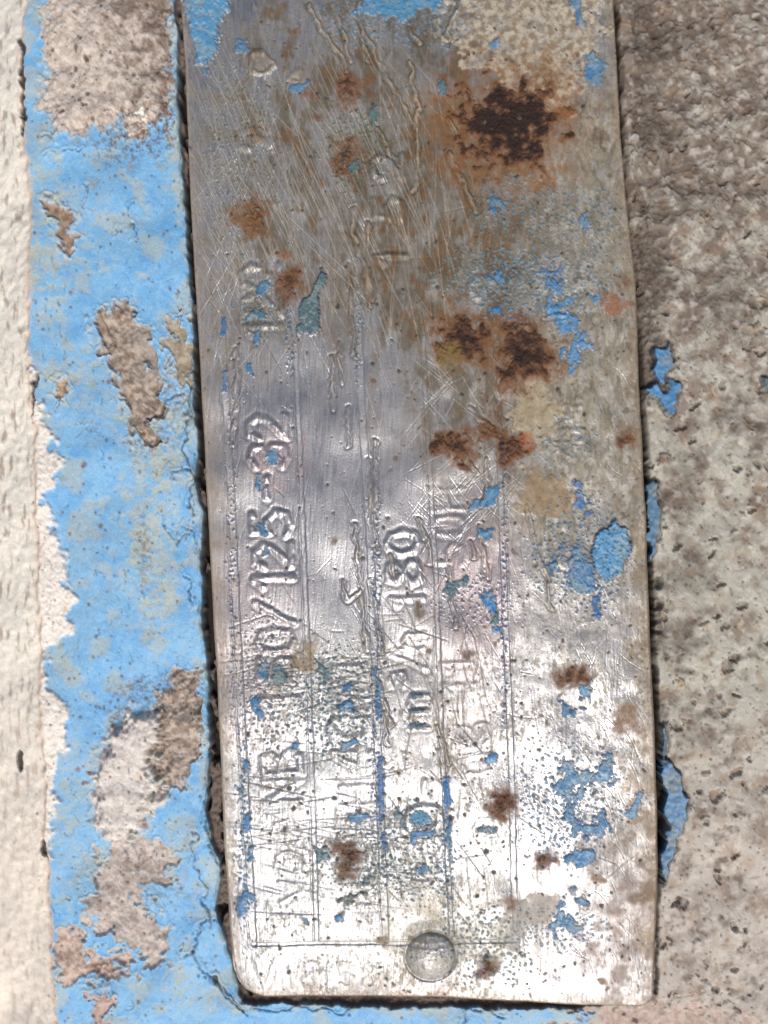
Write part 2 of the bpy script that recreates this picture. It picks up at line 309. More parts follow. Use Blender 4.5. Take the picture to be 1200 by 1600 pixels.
# ------------------------------------------------------------------ films of dirt
def zone(x, y, rx, ry, soft=.6, warp=22):
    warp = min(warp, .45 * min(rx, ry))
    w = win(x - 2.2 * rx, y - 2.2 * ry, x + 2.2 * rx, y + 2.2 * ry)
    r = np.hypot((XX[w] - x + WXn[w] * warp) / rx, (YY[w] - y + WYn[w] * warp) / ry)
    return w, sstep(1 + soft, 1 - soft, r)
FILM = [  # x, y, rx, ry, colour, strength
 (620, 330, 260, 130, (122, 108, 82), .62), (640, 430, 170, 70, (126, 108, 80), .5), (700, 200, 150, 160, (120, 112, 92), .55), (820, 330, 170, 110, (138, 130, 112), .6),
 (800, 470, 200, 110, (140, 128, 106), .6), (870, 640, 130, 150, (168, 158, 138), .7), (930, 450, 90, 170, (160, 148, 122), .7), (720, 640, 90, 110, (120, 104, 80), .45),
 (400, 190, 110, 60, (120, 98, 64), .5), (500, 160, 120, 130, (126, 118, 100), .38), (420, 400, 110, 110, (112, 100, 76), .5), (390, 530, 60, 60, (112, 96, 66), .5),
 (560, 90, 150, 110, (140, 134, 122), .45), (940, 280, 60, 160, (160, 150, 130), .6), (930, 780, 90, 120, (176, 170, 158), .55), (880, 860, 120, 120, (170, 166, 156), .35),
 (1000, 700, 36, 300, (140, 122, 96), .6), (1005, 1050, 26, 200, (150, 130, 104), .6), (1005, 1340, 40, 150, (160, 138, 110), .7), (980, 1480, 70, 110, (168, 152, 144), .75),
 (560, 470, 200, 420, (136, 136, 138), .25), (700, 1130, 60, 110, (150, 132, 112), .45), (700, 1440, 130, 60, (168, 160, 142), .6), (650, 1420, 60, 60, (176, 160, 120), .5),
 (840, 1440, 70, 60, (166, 156, 142), .65), (760, 1500, 60, 50, (176, 162, 132), .65), (440, 1040, 100, 50, (140, 118, 92), .4), (560, 1060, 60, 50, (150, 130, 88), .5),
 (560, 1540, 130, 26, (160, 130, 104), .6), (960, 1320, 60, 60, (150, 140, 132), .6), (880, 1000, 80, 60, (176, 170, 156), .3), (330, 560, 40, 900, (140, 130, 116), .3),
 (345, 1100, 26, 420, (150, 134, 120), .55), (620, 1500, 60, 40, (180, 170, 140), .35), (590, 1340, 90, 60, (170, 168, 150), .4), (700, 960, 90, 90, (150, 136, 120), .25)]
for x, y, rx, ry, c, a in FILM:
    w, m = zone(x, y, rx, ry, .75); a *= .65 if y > 850 and x < 960 else 1.0
    m = m * a * (0.45 + 1.0 * sstep(.25, .8, N_E[w]) ) * (0.85 + .25 * N_F[w]); P.lay(w, np.clip(m, 0, .93), c, tuple(int(v * .8) for v in c), N_F, m=.12, r=.62, dz=0)
hz = fbm(70, 150, seed=80, octs=6, gain=.62); hz2 = fbm(30, 50, seed=81, octs=5, gain=.62)
top = sstep(900, 500, YY + .9 * (700 - XX)) * sstep(330, 420, XX)
P.lay(ALL, np.clip(top * (.24 * sstep(480, 640, XX) + .78 * sstep(.42, .66, hz)) , 0, .85), (108, 100, 84), (88, 80, 66), N_F, m=.15, r=.6, dz=.3)
P.lay(ALL, np.clip(top * .75 * sstep(.54, .74, hz2 * .6 + hz * .4 + .12 * sstep(240, 60, np.hypot(XX - 740, (YY - 330) * .8))), 0, .8), (122, 90, 56), (88, 66, 46), N_F, m=.05, r=.75, dz=.4)
rtm = sstep(780, 900, XX + 60 * (N_B - .5)) * sstep(1040, 800, YY)
P.lay(ALL, rtm * (.12 + .78 * sstep(.38, .62, hz2 * .6 + hz * .4)), (164, 156, 140), (136, 128, 112), N_F, m=.15, r=.65, dz=.4)
P.lay(ALL, np.clip(.45 * sstep(.5, .7, hz2) * sstep(840, 1100, YY), 0, .6), (184, 184, 184), m=.5, r=.5, dz=.2)
P.lay(ALL, np.clip(.26 * sc * sstep(1000, 700, YY) * (.4 + 1.2 * N_A), 0, .6), (200, 194, 182), m=.6, r=.34, dz=0)
P.lay(ALL, .45 * sstep(700, 560, XX + 120 * (N_A - .5)) * sstep(880, 1000, YY) * (.4 + N_B), (166, 170, 174), m=.6, r=.46, dz=0)  # grey laid over the lower left to tone down its glare
for r in RIDGES:
    if r[0][1] < 360:
        w, d = line_sdf(r, 12, 2.2); br_ = np.clip(.6 + 2.5 * S_B[w], 0, 1.1); P.lay(w, .5 * br_ * np.exp(-(d / 2.6) ** 2), (190, 174, 150), m=.25, r=.45, dz=0); P.lay(w, .35 * br_ * np.exp(-((d - 5) / 2.0) ** 2), (88, 70, 52), m=.2, dz=0)
gr = fbm(16, 24, seed=83, octs=4, gain=.75); P.lay(ALL, .5 * sstep(760, 880, XX) * sstep(1300, 1000, YY) * sstep(.5, .64, fbm(26, 60, seed=85, octs=5, gain=.65)), (206, 204, 196), (182, 176, 164), N_C, m=.55, r=.42, dz=.4)
gz = np.maximum(sstep(900, 1060, YY), .7 * sstep(740, 860, XX)) * (1 - .8 * sstep(1.1, .6, np.hypot((XX - 880) / 150, (YY - 1440) / 200))) * (.35 + .65 * sstep(.42, .6, N_A))
P.lay(ALL, np.clip(gz * .62 * sstep(.56, .70, gr), 0, .7), (150, 140, 118), (112, 104, 88), N_C, m=.2, r=.6, dz=.3)
P.lay(ALL, np.clip(gz * .5 * sstep(.60, .68, fbm(6, 14, seed=84, octs=3, gain=.8)) , 0, .7), (92, 88, 78), m=.2, r=.6, dz=-.3)
# faint pink tint in the middle of the sheet
for x, y, rx, ry, a in ((400, 960, 70, 100, .16), (740, 920, 60, 110, .26), (430, 720, 40, 40, .3), (395, 1110, 50, 70, .12)):
    w, m = zone(x, y, rx, ry, .8); P.lay(w, m * a * (.5 + N_B[w]), (176, 132, 130), m=.6, r=.45, dz=0)
# thick cream deposit, upper right
w, d = poly_sdf([(700, 8), (702, 50), (716, 85), (760, 100), (790, 125), (850, 130), (880, 170), (905, 150), (908, 90), (925, 70), (940, 40), (930, -60), (720, -60)], 30, 22)
a = sstep(-4, 6, d); P.lay(w, a * (.55 + .42 * sstep(.32, .55, N_E[w])), (186, 176, 158), (140, 126, 106), np.clip(sstep(.3, .7, N_F), 0, 1), m=0, r=.8, dz=1.8)
P.lay(w, .3 * np.exp(-((d - 1) / 2.5) ** 2), (200, 188, 168), m=0, r=.75, dz=1.0); P.part('cream_deposit', w, d > 0)
for pts, c, c2 in (([(800, 792), (806, 765), (818, 742), (840, 735), (870, 752), (892, 780), (885, 806), (850, 812), (815, 800)], (168, 142, 104), (120, 96, 66)),
                   ([(462, 1030), (468, 1015), (485, 1008), (496, 1018), (494, 1040), (478, 1050), (465, 1044)], (158, 136, 96), (108, 88, 58)),
                   ([(800, 620), (840, 600), (880, 650), (850, 700), (810, 680)], (186, 174, 146), (150, 130, 100)),
                   ([(790, 1420), (830, 1395), (870, 1400), (880, 1420), (850, 1440), (815, 1450), (812, 1490), (790, 1480)], (178, 172, 164), (146, 134, 122)),
                   ([(1002, 1455), (1010, 1440), (1022, 1450), (1020, 1480), (1008, 1485), (1000, 1470)], (190, 176, 156), (150, 130, 110))):
    w, d = poly_sdf(pts, 20, 9); P.lay(w, .72 * sstep(-6, 8, d + 10 * (N_C[w] - .5)), c, c2, N_F, m=.05, r=.7, dz=1.2); P.lay(w, .3 * np.exp(-((d - .5) / 1.8) ** 2), (190, 172, 138), m=0, dz=.8)
    P.part('dirt_crust', w, d > 0)

# ------------------------------------------------------------------ rust
def rust(pts, halo=26, k=1.0, dark=(62, 46, 40), lt=(108, 72, 50), ring=(146, 98, 54), nm=True, warp=13, raise_=1.6):
    w, d = poly_sdf(pts, halo + 24, warp)
    h = sstep(-halo * 1.3, 2, d) ** 1.5; P.lay(w, np.clip(.78 * h * k * (.35 + 1.0 * N_F[w]), 0, .9), ring, (120, 84, 48), N_C, m=.05, r=.7, dz=0)
    P.lay(w, np.clip(.8 * k * sstep(-18, 4, d + 16 * (N_F[w] - .5)), 0, .8), (118, 78, 50), (84, 60, 44), N_C, m=.0, r=.8, dz=.3)
    a = sstep(-4.0, 11.0, d + 16 * (N_C[w] - .5) + 7 * (N_D[w] - .5)); P.lay(w, a * .93, lt, dark, np.clip(sstep(.3, .62, N_F) * .6 + .3 * N_C, 0, 1), m=0, r=.88)
    P.z[w] += a * (raise_ + 3.4 * (N_C[w] - .45) + 2.2 * (N_D[w] - .5) + 1.0 * (N_G[w] - .5))
    P.lay(w, a * .75 * sstep(6, 20, d) , (52, 38, 34), (78, 52, 44), N_D, m=0, dz=0)
    P.lay(w, .8 * sstep(6, 26, d + 22 * (N_F[w] - .5)), (38, 28, 26), m=0, r=.9, dz=.4)
    if nm: P.part('rust_patch', w, d > 0)
RUST = [[(715, 160), (752, 160), (770, 138), (800, 146), (845, 132), (868, 160), (862, 210), (835, 230), (842, 262), (800, 262), (760, 236), (742, 256), (724, 215)],
 [(682, 512), (706, 512), (712, 497), (735, 505), (752, 506), (757, 540), (750, 566), (730, 560), (700, 552), (684, 545)],
 [(790, 508), (812, 506), (840, 532), (862, 566), (852, 588), (820, 590), (792, 602), (778, 590), (786, 560)],
 [(684, 688), (702, 684), (716, 680), (731, 686), (724, 722), (704, 712), (688, 708)], [(752, 676), (772, 680), (792, 680), (812, 700), (806, 720), (792, 727), (784, 704)],
 [(530, 228), (548, 220), (556, 238), (546, 252), (540, 272), (526, 262)], [(534, 130), (545, 116), (556, 132), (550, 158), (536, 160)], [(384, 335), (398, 316), (412, 330), (414, 362), (398, 366), (386, 352)],
 [(440, 436), (464, 428), (468, 446), (450, 466), (444, 456)], [(866, 1052), (886, 1046), (908, 1046), (914, 1056), (890, 1062), (876, 1072), (866, 1062)],
 [(768, 1240), (780, 1234), (796, 1240), (798, 1258), (786, 1272), (770, 1266)], [(522, 1318), (540, 1324), (558, 1318), (562, 1336), (552, 1350), (544, 1368), (534, 1352), (536, 1338)],
 [(754, 1504), (762, 1500), (770, 1510), (766, 1524), (756, 1520)], [(838, 1338), (856, 1332), (862, 1344), (846, 1350)], [(962, 684), (978, 680), (984, 694), (968, 698)]]
for i, p in enumerate(RUST):
    rust(p, halo=(80 if i == 0 else 26 if i < 3 else 16 if i < 9 else 9), warp=(22 if i == 0 else 10 if i < 5 else 4.5), raise_=2.2 if i < 5 else 1.4)
for x, y, r, c in ((820, 690, 13, (176, 104, 50)), (952, 480, 17, (166, 102, 52)), (480, 152, 11, (140, 84, 48)), (496, 182, 10, (112, 76, 52)), (968, 446, 14, (120, 84, 54)), (788, 436, 15, (96, 72, 52)),
                   (404, 212, 12, (130, 92, 54)), (455, 215, 15, (120, 90, 58)), (575, 126, 10, (134, 88, 50)), (728, 1020, 9, (96, 62, 40)), (585, 600, 5, (122, 80, 44)), (655, 952, 11, (108, 80, 50)), (798, 1410, 12, (150, 104, 74)),
                   (944, 1535, 6, (150, 112, 64)), (934, 1372, 9, (160, 120, 78)), (524, 845, 6, (130, 98, 56)), (445, 400, 10, (150, 100, 50)), (440, 480, 12, (110, 76, 50)), (936, 214, 12, (110, 84, 60)), (876, 180, 16, (152, 104, 60)), (700, 560, 22, (134, 110, 64)),
                   (390, 345, 26, (140, 96, 52)), (730, 20, 8, (120, 94, 66)), (745, 66, 10, (110, 90, 66)), (800, 90, 8, (104, 84, 62)), (640, 40, 9, (110, 88, 66)), (600, 1470, 10, (140, 112, 76)), (1005, 1400, 18, (140, 110, 80)), (975, 1120, 22, (150, 112, 74)), (770, 648, 14, (120, 84, 54))):
    w, m = zone(x, y, r, r, .5, 9); P.lay(w, .8 * m * (.55 + .6 * N_C[w]), c, tuple(int(v * .7) for v in c), N_D, m=0, r=.8, dz=.5)
    if r > 11: P.part('rust_stain', w, m > .5)
# small dark pits and specks, everywhere but more where dirt sits
def specks(Lr, n, area, r0, r1, c, a, pit, m=None):
    for _ in range(n):
        x, y = rng.uniform(area[0], area[2]), rng.uniform(area[1], area[3]); r = r0 + (r1 - r0) * rng.random() ** 2.6
        w = win(x - 2 * r - 2, y - 2 * r - 2, x + 2 * r + 2, y + 2 * r + 2); th = rng.uniform(0, 3.14); e = rng.uniform(1, 2.2)
        dx, dy = XX[w] - x, YY[w] - y; u = dx * math.cos(th) + dy * math.sin(th); v = -dx * math.sin(th) + dy * math.cos(th)
        k = sstep(1.25, .75, np.hypot(u / r, v * e / r) + .5 * (N_D[w] - .5)); Lr.lay(w, k * a, c, m=m, r=.8, dz=-pit)
specks(P, 1500, (290, -100, 1010, 1560), 1.0, 3.6, (62, 52, 44), .85, .7, .1)
specks(P, 500, (600, -60, 1010, 1560), 1.2, 5.5, (104, 86, 66), .7, .3, .1)
specks(P, 260, (360, 1000, 820, 1550), 1.0, 4.5, (52, 48, 44), .85, .6, .1)

# ------------------------------------------------------------------ blue paint left on the plate
SKY, SKY2, TEAL = (98, 140, 170), (68, 114, 154), (92, 116, 118)
def pblue(pts, c=SKY, c2=SKY2, warp=7, th=1.5, pad=14, hole=.0, name='paint_patch', label=None, ragged=9):
    w, d = poly_sdf(pts, pad, warp)
    dd = d + ragged * (N_C[w] - .5) + 5 * (N_D[w] - .5) - hole * sstep(.50, .66, N_F[w]) * 14
    a = sstep(-1.0, 1.0, dd) * (.72 + .28 * sstep(.30, .55, N_F[w]))
    P.lay(w, .5 * np.exp(-((dd + 1.4) / 1.1) ** 2), (86, 78, 70), m=.2, r=.7, dz=0)
    P.lay(w, a, c, c2, N_F, m=0, r=.5, dz=th); P.z[w] += a * ((N_C[w] - .5) * 1.0 + (N_D[w] - .5) * .5)
    P.lay(w, a * .45 * sstep(.55, .75, N_E[w]), (150, 160, 150), m=0, dz=0)
    P.lay(w, a * .6 * np.exp(-((dd - 1.0) / 1.0) ** 2), (40, 84, 128), m=0, dz=0)
    if name: P.part(name, w, dd > -.8, label)
    return w, dd
pblue([(270, -120), (350, -120), (352, -20), (358, 12), (342, 30), (340, 62), (334, 85), (318, 102), (306, 98), (298, 50), (284, 10)], (104, 158, 186), (70, 132, 178), 4, 5.0, ragged=4, name='paint_flake', label='thick blue paint flake with a lifted edge')
pblue([(552, -60), (720, -60), (680, 10), (648, 12), (634, 22), (600, 24), (575, 20), (556, 10)], (92, 152, 188), (70, 126, 164), 10, 2.2)
pblue([(366, 62), (380, 58), (392, 72), (384, 84), (370, 80)], warp=4); pblue([(452, 140), (470, 128), (486, 130), (476, 144), (456, 148)], warp=4); pblue([(318, 104), (326, 106), (324, 116), (318, 114)], warp=1, ragged=2)
pblue([(912, 90), (930, 78), (944, 84), (946, 112), (932, 136), (914, 116)], (88, 142, 178), SKY2, 5, name='paint_flake'); pblue([(900, 345), (912, 336), (920, 356), (908, 366)], (88, 142, 170), warp=3)
pblue([(896, 0), (908, -20), (912, 20), (918, 42), (902, 36)], (96, 146, 180), warp=4)
pblue([(500, 432), (513, 436), (502, 462), (497, 488), (503, 518), (497, 528), (482, 524), (466, 526), (468, 500), (476, 470), (490, 455)], (92, 118, 122), (72, 98, 104), 2.5, 4.2, ragged=2, name='paint_flake', label='dull teal paint flake curling off the metal')
pblue([(924, 838), (940, 822), (958, 812), (974, 830), (980, 856), (966, 888), (946, 908), (924, 884), (920, 860)], (104, 160, 196), (78, 136, 178), 3, 5.0, ragged=3, name='paint_flake', label='round domed blue paint flake')
pblue([(886, 896), (888, 866), (904, 846), (900, 868), (920, 868), (926, 894), (936, 910), (914, 926), (896, 932), (884, 912)], warp=6, hole=.5)
pblue([(848, 880), (864, 856), (880, 850), (870, 872), (852, 900)], warp=6, hole=.5); pblue([(850, 886), (866, 866), (858, 900)], warp=4)
pblue([(918, 930), (930, 928), (934, 966), (926, 960)], SKY2, (40, 96, 160), warp=3); pblue([(748, 924), (762, 920), (772, 940), (770, 962), (760, 950)], (44, 132, 200), SKY2, 3, ragged=4)
pblue([(762, 962), (776, 956), (774, 975), (764, 972)], (80, 120, 118), TEAL, 3, ragged=4); pblue([(768, 978), (782, 976), (780, 986), (768, 986)], (70, 150, 196), warp=2, ragged=3)
pblue([(764, 760), (782, 756), (782, 770), (770, 782), (740, 800), (728, 796), (750, 778)], (84, 146, 178), warp=4, ragged=5); pblue([(748, 830), (768, 822), (760, 840), (745, 842)], (88, 146, 176), warp=4, ragged=5)
pblue([(700, 912), (724, 898), (728, 914), (708, 926), (694, 926)], TEAL, (70, 104, 108), warp=4, ragged=5)
pblue([(866, 1196), (884, 1184), (906, 1190), (914, 1212), (910, 1236), (894, 1248), (876, 1252), (864, 1238)], warp=9, hole=.6); pblue([(916, 1216), (926, 1192), (944, 1182), (960, 1196), (954, 1216), (930, 1226)], warp=9, hole=.6)
pblue([(872, 1252), (894, 1256), (896, 1278), (920, 1284), (934, 1256), (950, 1266), (956, 1282), (940, 1300), (914, 1304), (884, 1310), (886, 1288)], warp=8, hole=.4)
pblue([(958, 1268), (982, 1256), (990, 1234), (1000, 1240), (998, 1270), (984, 1282)], (110, 160, 196), SKY, 5, hole=.4, name='paint_flake'); pblue([(880, 1332), (900, 1330), (922, 1324), (926, 1336), (914, 1350), (896, 1344)], (82, 146, 196), warp=6)
pblue([(862, 1466), (858, 1446), (872, 1432), (892, 1432), (908, 1448), (908, 1464), (890, 1458), (876, 1450), (870, 1466)], warp=7, hole=.4); pblue([(900, 1404), (912, 1398), (920, 1414), (908, 1418)], (90, 120, 150), warp=3)
pblue([(868, 1416), (882, 1398), (884, 1412), (872, 1424)], (104, 150, 186), warp=4); pblue([(888, 1388), (898, 1386), (896, 1398)], warp=2, ragged=3); pblue([(900, 1068), (916, 1060), (922, 1078), (908, 1092)], (104, 158, 190), warp=5)
pblue([(868, 1092), (880, 1094), (900, 1108), (898, 1118), (876, 1112)], warp=5); pblue([(378, 1186), (390, 1184), (394, 1200), (382, 1204)], warp=2, ragged=4); pblue([(382, 1272), (392, 1272), (392, 1298), (384, 1296)], (66, 140, 204), warp=2, ragged=4)
pblue([(380, 1392), (394, 1386), (394, 1412), (382, 1408), (376, 1430), (370, 1424)], (78, 148, 200), warp=5); pblue([(388, 1322), (394, 1320), (394, 1345), (388, 1346)], warp=2, ragged=4); pblue([(374, 1230), (382, 1224), (380, 1236)], warp=2, ragged=3)
pblue([(640, 1272), (650, 1266), (668, 1266), (672, 1276), (664, 1284), (646, 1282)], (92, 142, 164), (60, 120, 160), 2, ragged=3, label='blue paint filling the hollow of the stamped zero')
pblue([(644, 1296), (680, 1292), (676, 1302), (654, 1306), (646, 1320), (640, 1314)], (64, 136, 196), SKY2, 3, ragged=4); pblue([(622, 1258), (630, 1280), (636, 1296), (624, 1290), (616, 1270)], (90, 128, 146), TEAL, 4, ragged=6)
pblue([(650, 1356), (664, 1350), (674, 1360), (660, 1364)], (80, 124, 150), warp=3, ragged=4); pblue([(690, 1210), (700, 1208), (704, 1250), (698, 1276), (692, 1250)], (58, 120, 184), SKY2, 2, ragged=4)
pblue([(694, 1280), (702, 1276), (704, 1320), (698, 1326)], (70, 120, 164), SKY2, 2, ragged=6)
pblue([(642, 1080), (660, 1080), (660, 1086), (642, 1087)], (60, 104, 124), TEAL, 1, ragged=2); pblue([(640, 1104), (662, 1104), (662, 1110), (640, 1110)], (70, 84, 84), TEAL, 1, ragged=2); pblue([(640, 1128), (664, 1127), (664, 1134), (640, 1134)], (66, 90, 104), TEAL, 1, ragged=2)
pblue([(744, 1292), (760, 1289), (774, 1290), (772, 1296), (746, 1297)], (66, 96, 120), TEAL, 1, ragged=3); pblue([(752, 1186), (764, 1176), (774, 1172), (774, 1186), (760, 1192)], (74, 140, 184), warp=3, ragged=5)
pblue([(422, 710), (434, 702), (440, 718), (430, 730), (420, 724)], (84, 136, 160), SKY2, 2, ragged=3); pblue([(404, 738), (410, 740), (412, 770), (404, 762)], (84, 136, 160), warp=2, ragged=4)
pblue([(406, 822), (418, 818), (420, 834), (410, 836)], (66, 134, 176), warp=2, ragged=3); pblue([(412, 860), (424, 854), (424, 868), (414, 870)], (84, 120, 130), warp=2, ragged=3); pblue([(408, 1036), (418, 1034), (422, 1060), (410, 1058)], (70, 132, 160), warp=3, ragged=4)
pblue([(430, 1040), (442, 1034), (450, 1056), (442, 1068), (430, 1058)], (72, 110, 116), TEAL, 3, ragged=4); pblue([(398, 1086), (410, 1082), (412, 1120), (404, 1120)], (74, 140, 190), warp=3, ragged=6); pblue([(455, 1160), (464, 1152), (466, 1170), (458, 1172)], warp=2, ragged=3)
pblue([(526, 1098), (550, 1090), (556, 1104), (534, 1108)], (60, 136, 190), warp=3, ragged=5); pblue([(536, 1066), (552, 1064), (548, 1076), (536, 1076)], (50, 124, 186), warp=3, ragged=4); pblue([(528, 1154), (556, 1150), (560, 1160), (536, 1166)], (62, 124, 160), warp=4, ragged=5)
pblue([(500, 1030), (516, 1040), (514, 1076), (504, 1066)], (74, 112, 118), TEAL, 6, ragged=6); pblue([(540, 1270), (560, 1262), (576, 1274), (560, 1284)], (90, 142, 170), warp=4, ragged=6); pblue([(490, 1320), (510, 1328), (514, 1340), (496, 1340)], (96, 142, 150), TEAL, 5, ragged=6)
pblue([(592, 1180), (598, 1180), (600, 1260), (594, 1290), (590, 1240)], (62, 112, 160), SKY2, 2, ragged=7); pblue([(596, 1300), (602, 1300), (604, 1330), (598, 1330)], (50, 90, 160), SKY2, 2, ragged=5); pblue([(586, 1040), (592, 1040), (596, 1110), (588, 1120)], (70, 130, 170), SKY2, 2, ragged=6)
pblue([(526, 1430), (536, 1424), (536, 1438), (526, 1438)], (70, 126, 160), warp=2, ragged=3); pblue([(530, 1405), (560, 1396), (574, 1394), (560, 1404), (535, 1412)], (110, 116, 104), (90, 96, 88), 6, ragged=6, name='grime_streak'); pblue([(556, 1376), (574, 1366), (586, 1362), (576, 1374), (560, 1382)], (106, 114, 108), (86, 94, 90), 5, ragged=6, name='grime_streak')
pblue([(470, 1430), (478, 1436), (484, 1444), (476, 1440)], (110, 158, 170), warp=2, ragged=3); pblue([(388, 496), (400, 486), (420, 490), (418, 504), (402, 502), (386, 510)], (76, 122, 134), SKY2, 4, ragged=5); pblue([(404, 450), (416, 444), (420, 460), (408, 464)], (70, 130, 170), warp=3, ragged=4)
pblue([(402, 520), (410, 522), (408, 542), (400, 540)], (66, 136, 190), warp=2, ragged=3); pblue([(386, 572), (396, 570), (400, 590), (390, 586)], (60, 126, 176), warp=2, ragged=3); pblue([(350, 500), (356, 500), (356, 530), (348, 530)], (60, 120, 176), warp=1, ragged=3)
pblue([(352, 582), (358, 582), (358, 616), (352, 614)], (60, 120, 176), warp=1, ragged=3); pblue([(848, 470), (866, 474), (884, 468), (900, 500), (896, 520), (922, 530), (908, 552), (904, 578), (880, 584), (876, 552), (892, 532), (868, 520), (850, 500)], (80, 148, 200), SKY2, 9, hole=.7)
pblue([(850, 440), (868, 440), (880, 452), (870, 468), (852, 462)], (72, 130, 180), warp=6, hole=.5); pblue([(914, 470), (932, 456), (940, 468), (924, 480)], (80, 144, 176), warp=5, ragged=6); pblue([(836, 430), (866, 424), (880, 436), (852, 440)], (60, 116, 180), warp=7, hole=.6)
pblue([(764, 430), (782, 424), (784, 440), (768, 446)], (74, 140, 184), warp=5, ragged=8); pblue([(762, 486), (780, 484), (780, 494), (766, 496)], (50, 140, 200), warp=2, ragged=3); pblue([(757, 318), (776, 310), (790, 330), (776, 338), (762, 334)], (60, 124, 166), warp=6, hole=.5)
pblue([(765, 65), (780, 58), (780, 72), (768, 78)], (130, 162, 176), warp=2, ragged=3); pblue([(682, 130), (694, 128), (700, 150), (690, 150)], (88, 128, 136), TEAL, 3, ragged=4); pblue([(576, 170), (590, 168), (590, 192), (580, 196)], (84, 112, 104), TEAL, 3, ragged=4)
pblue([(544, 260), (560, 254), (560, 266), (546, 270)], (84, 112, 104), TEAL, 2, ragged=3); pblue([(894, 755), (908, 752), (912, 780), (926, 800), (914, 812), (902, 796), (890, 784)], (54, 112, 180), SKY2, 7, hole=.6)
# scattered chips of paint too fine to count, spread where the coat once lay
for x, y, rx, ry, th, c in ((840, 450, 130, 70, .60, SKY), (880, 1250, 90, 110, .64, SKY), (880, 1450, 80, 40, .64, (100, 140, 170)), (760, 430, 90, 50, .62, (104, 134, 140)), (820, 330, 100, 60, .64, (90, 136, 156)), (880, 690, 60, 40, .66, SKY),
                         (905, 870, 90, 110, .64, SKY2), (520, 1090, 60, 90, .60, (74, 112, 120)), (420, 1060, 60, 120, .64, (84, 118, 124)), (560, 1340, 90, 60, .64, (96, 120, 116)), (740, 940, 80, 50, .66, SKY2), (640, 1330, 90, 90, .66, (90, 124, 140)),
                         (588, 1050, 9, 330, .62, (58, 92, 140)), (366, 850, 8, 330, .66, (62, 80, 120)), (786, 930, 6, 260, .60, (56, 86, 136)), (382, 1300, 12, 200, .62, (78, 132, 176)), (620, 20, 150, 60, .62, (96, 140, 168)), (760, 1480, 90, 70, .63, (104, 140, 156)),
                         (455, 530, 8, 80, .62, (60, 96, 130)), (560, 520, 8, 90, .62, (70, 110, 130)), (700, 1350, 12, 110, .6, (90, 130, 160)), (920, 350, 50, 60, .66, (96, 140, 166)), (410, 480, 40, 60, .64, (84, 122, 124)), (380, 230, 80, 200, .70, (96, 124, 116)), (560, 230, 60, 90, .66, (92, 118, 104))):
    w, m = zone(x, y, rx, ry, .5, 10); n = (fbm(9, seed=int(x + y), octs=3, gain=.7))[w]
    a = sstep(th, th + .04, n * (.6 + .4 * m) + .0) * (m > .05) * sstep(0.05, .4, m); P.lay(w, a * .9, c, tuple(int(v * .8) for v in c), N_C, m=0, r=.55, dz=1.0)

# edge of the sheet: bright worn arris, grime beside it, rolled over
P.z -= 3.2 * sstep(4.5, 0, IN) ** 2
jag = (N_D - .5) * 3
P.lay(ALL, .8 * np.exp(-((IN - 2.2 + jag) / 1.6) ** 2) * sstep(1000, 980, XX) * sstep(.25, .5, N_C + .15), (226, 214, 196), m=.5, r=.4, dz=0)
P.lay(ALL, .8 * sstep(5, 1, IN + jag * 2) * (sstep(900, 960, XX) + sstep(1546, 1556, YY) > .5), (112, 88, 66), (70, 56, 46), N_C, m=.1, r=.8, dz=0)
P.lay(ALL, .35 * sstep(26, 2, IN + jag * 5) * (N_C > .3), (150, 128, 100), m=.2, r=.7, dz=0)
P.c *= (0.9 + .2 * N_G)[..., None]

# ================================================================== THE WALL AROUND IT
Q = Layer(-6.0)
# --- render coat on the right and under the plate
topd = sstep(1150, -150, YY)  # browner towards the top: part dirt, part light falloff painted into the colour
cr = lin((178, 175, 162)); br = lin((132, 119, 107)); dk = lin((104, 90, 79)); pk = lin((190, 179, 170))
E1 = fbm(90, seed=90, octs=6, gain=.55); E2 = fbm(34, seed=91, octs=5, gain=.58)
a1 = np.clip(.9 * sstep(.34, .78, E1 * .6 + E2 * .4 + topd * .30 + .10 * sstep(1120, 990, XX) * topd - .06), 0, 1)[..., None]; a2 = np.clip(.8 * sstep(.52, .86, E2 * .6 + N_A * .4 + topd * .20), 0, 1)[..., None]
a3 = (sstep(1000, 1400, YY) * .7)[..., None]
Q.c[:] = (cr * (1 - a3) + pk * a3) * (1 - a1) + br * a1; Q.c[:] = Q.c * (1 - .8 * a2) + dk * .8 * a2
w3 = sstep(.55, .80, fbm(24, seed=40, octs=4)); Q.lay(ALL, w3 * .6, (200, 194, 186), dz=1.2)
w4 = sstep(.60, .80, fbm(48, seed=41, octs=5)); Q.lay(ALL, w4 * .3, (150, 118, 88), dz=0)
Q.z += S_A * 16 + (S_B * 8 + S_C * 1.3 + (N_B - .5) * 2.6 + (N_C - .5) * .9 + (N_D - .5) * .4) * (.4 + .6 * topd) + (N_G - .5) * .2 + (a1[..., 0] * -.6) + a2[..., 0] * -.8
ridg = 1 - np.abs(fbm(44, seed=42, octs=4) * 2 - 1); Q.z += 2.5 * sstep(.85, .99, ridg) * sstep(900, 100, YY)
Q.r[:] = .85
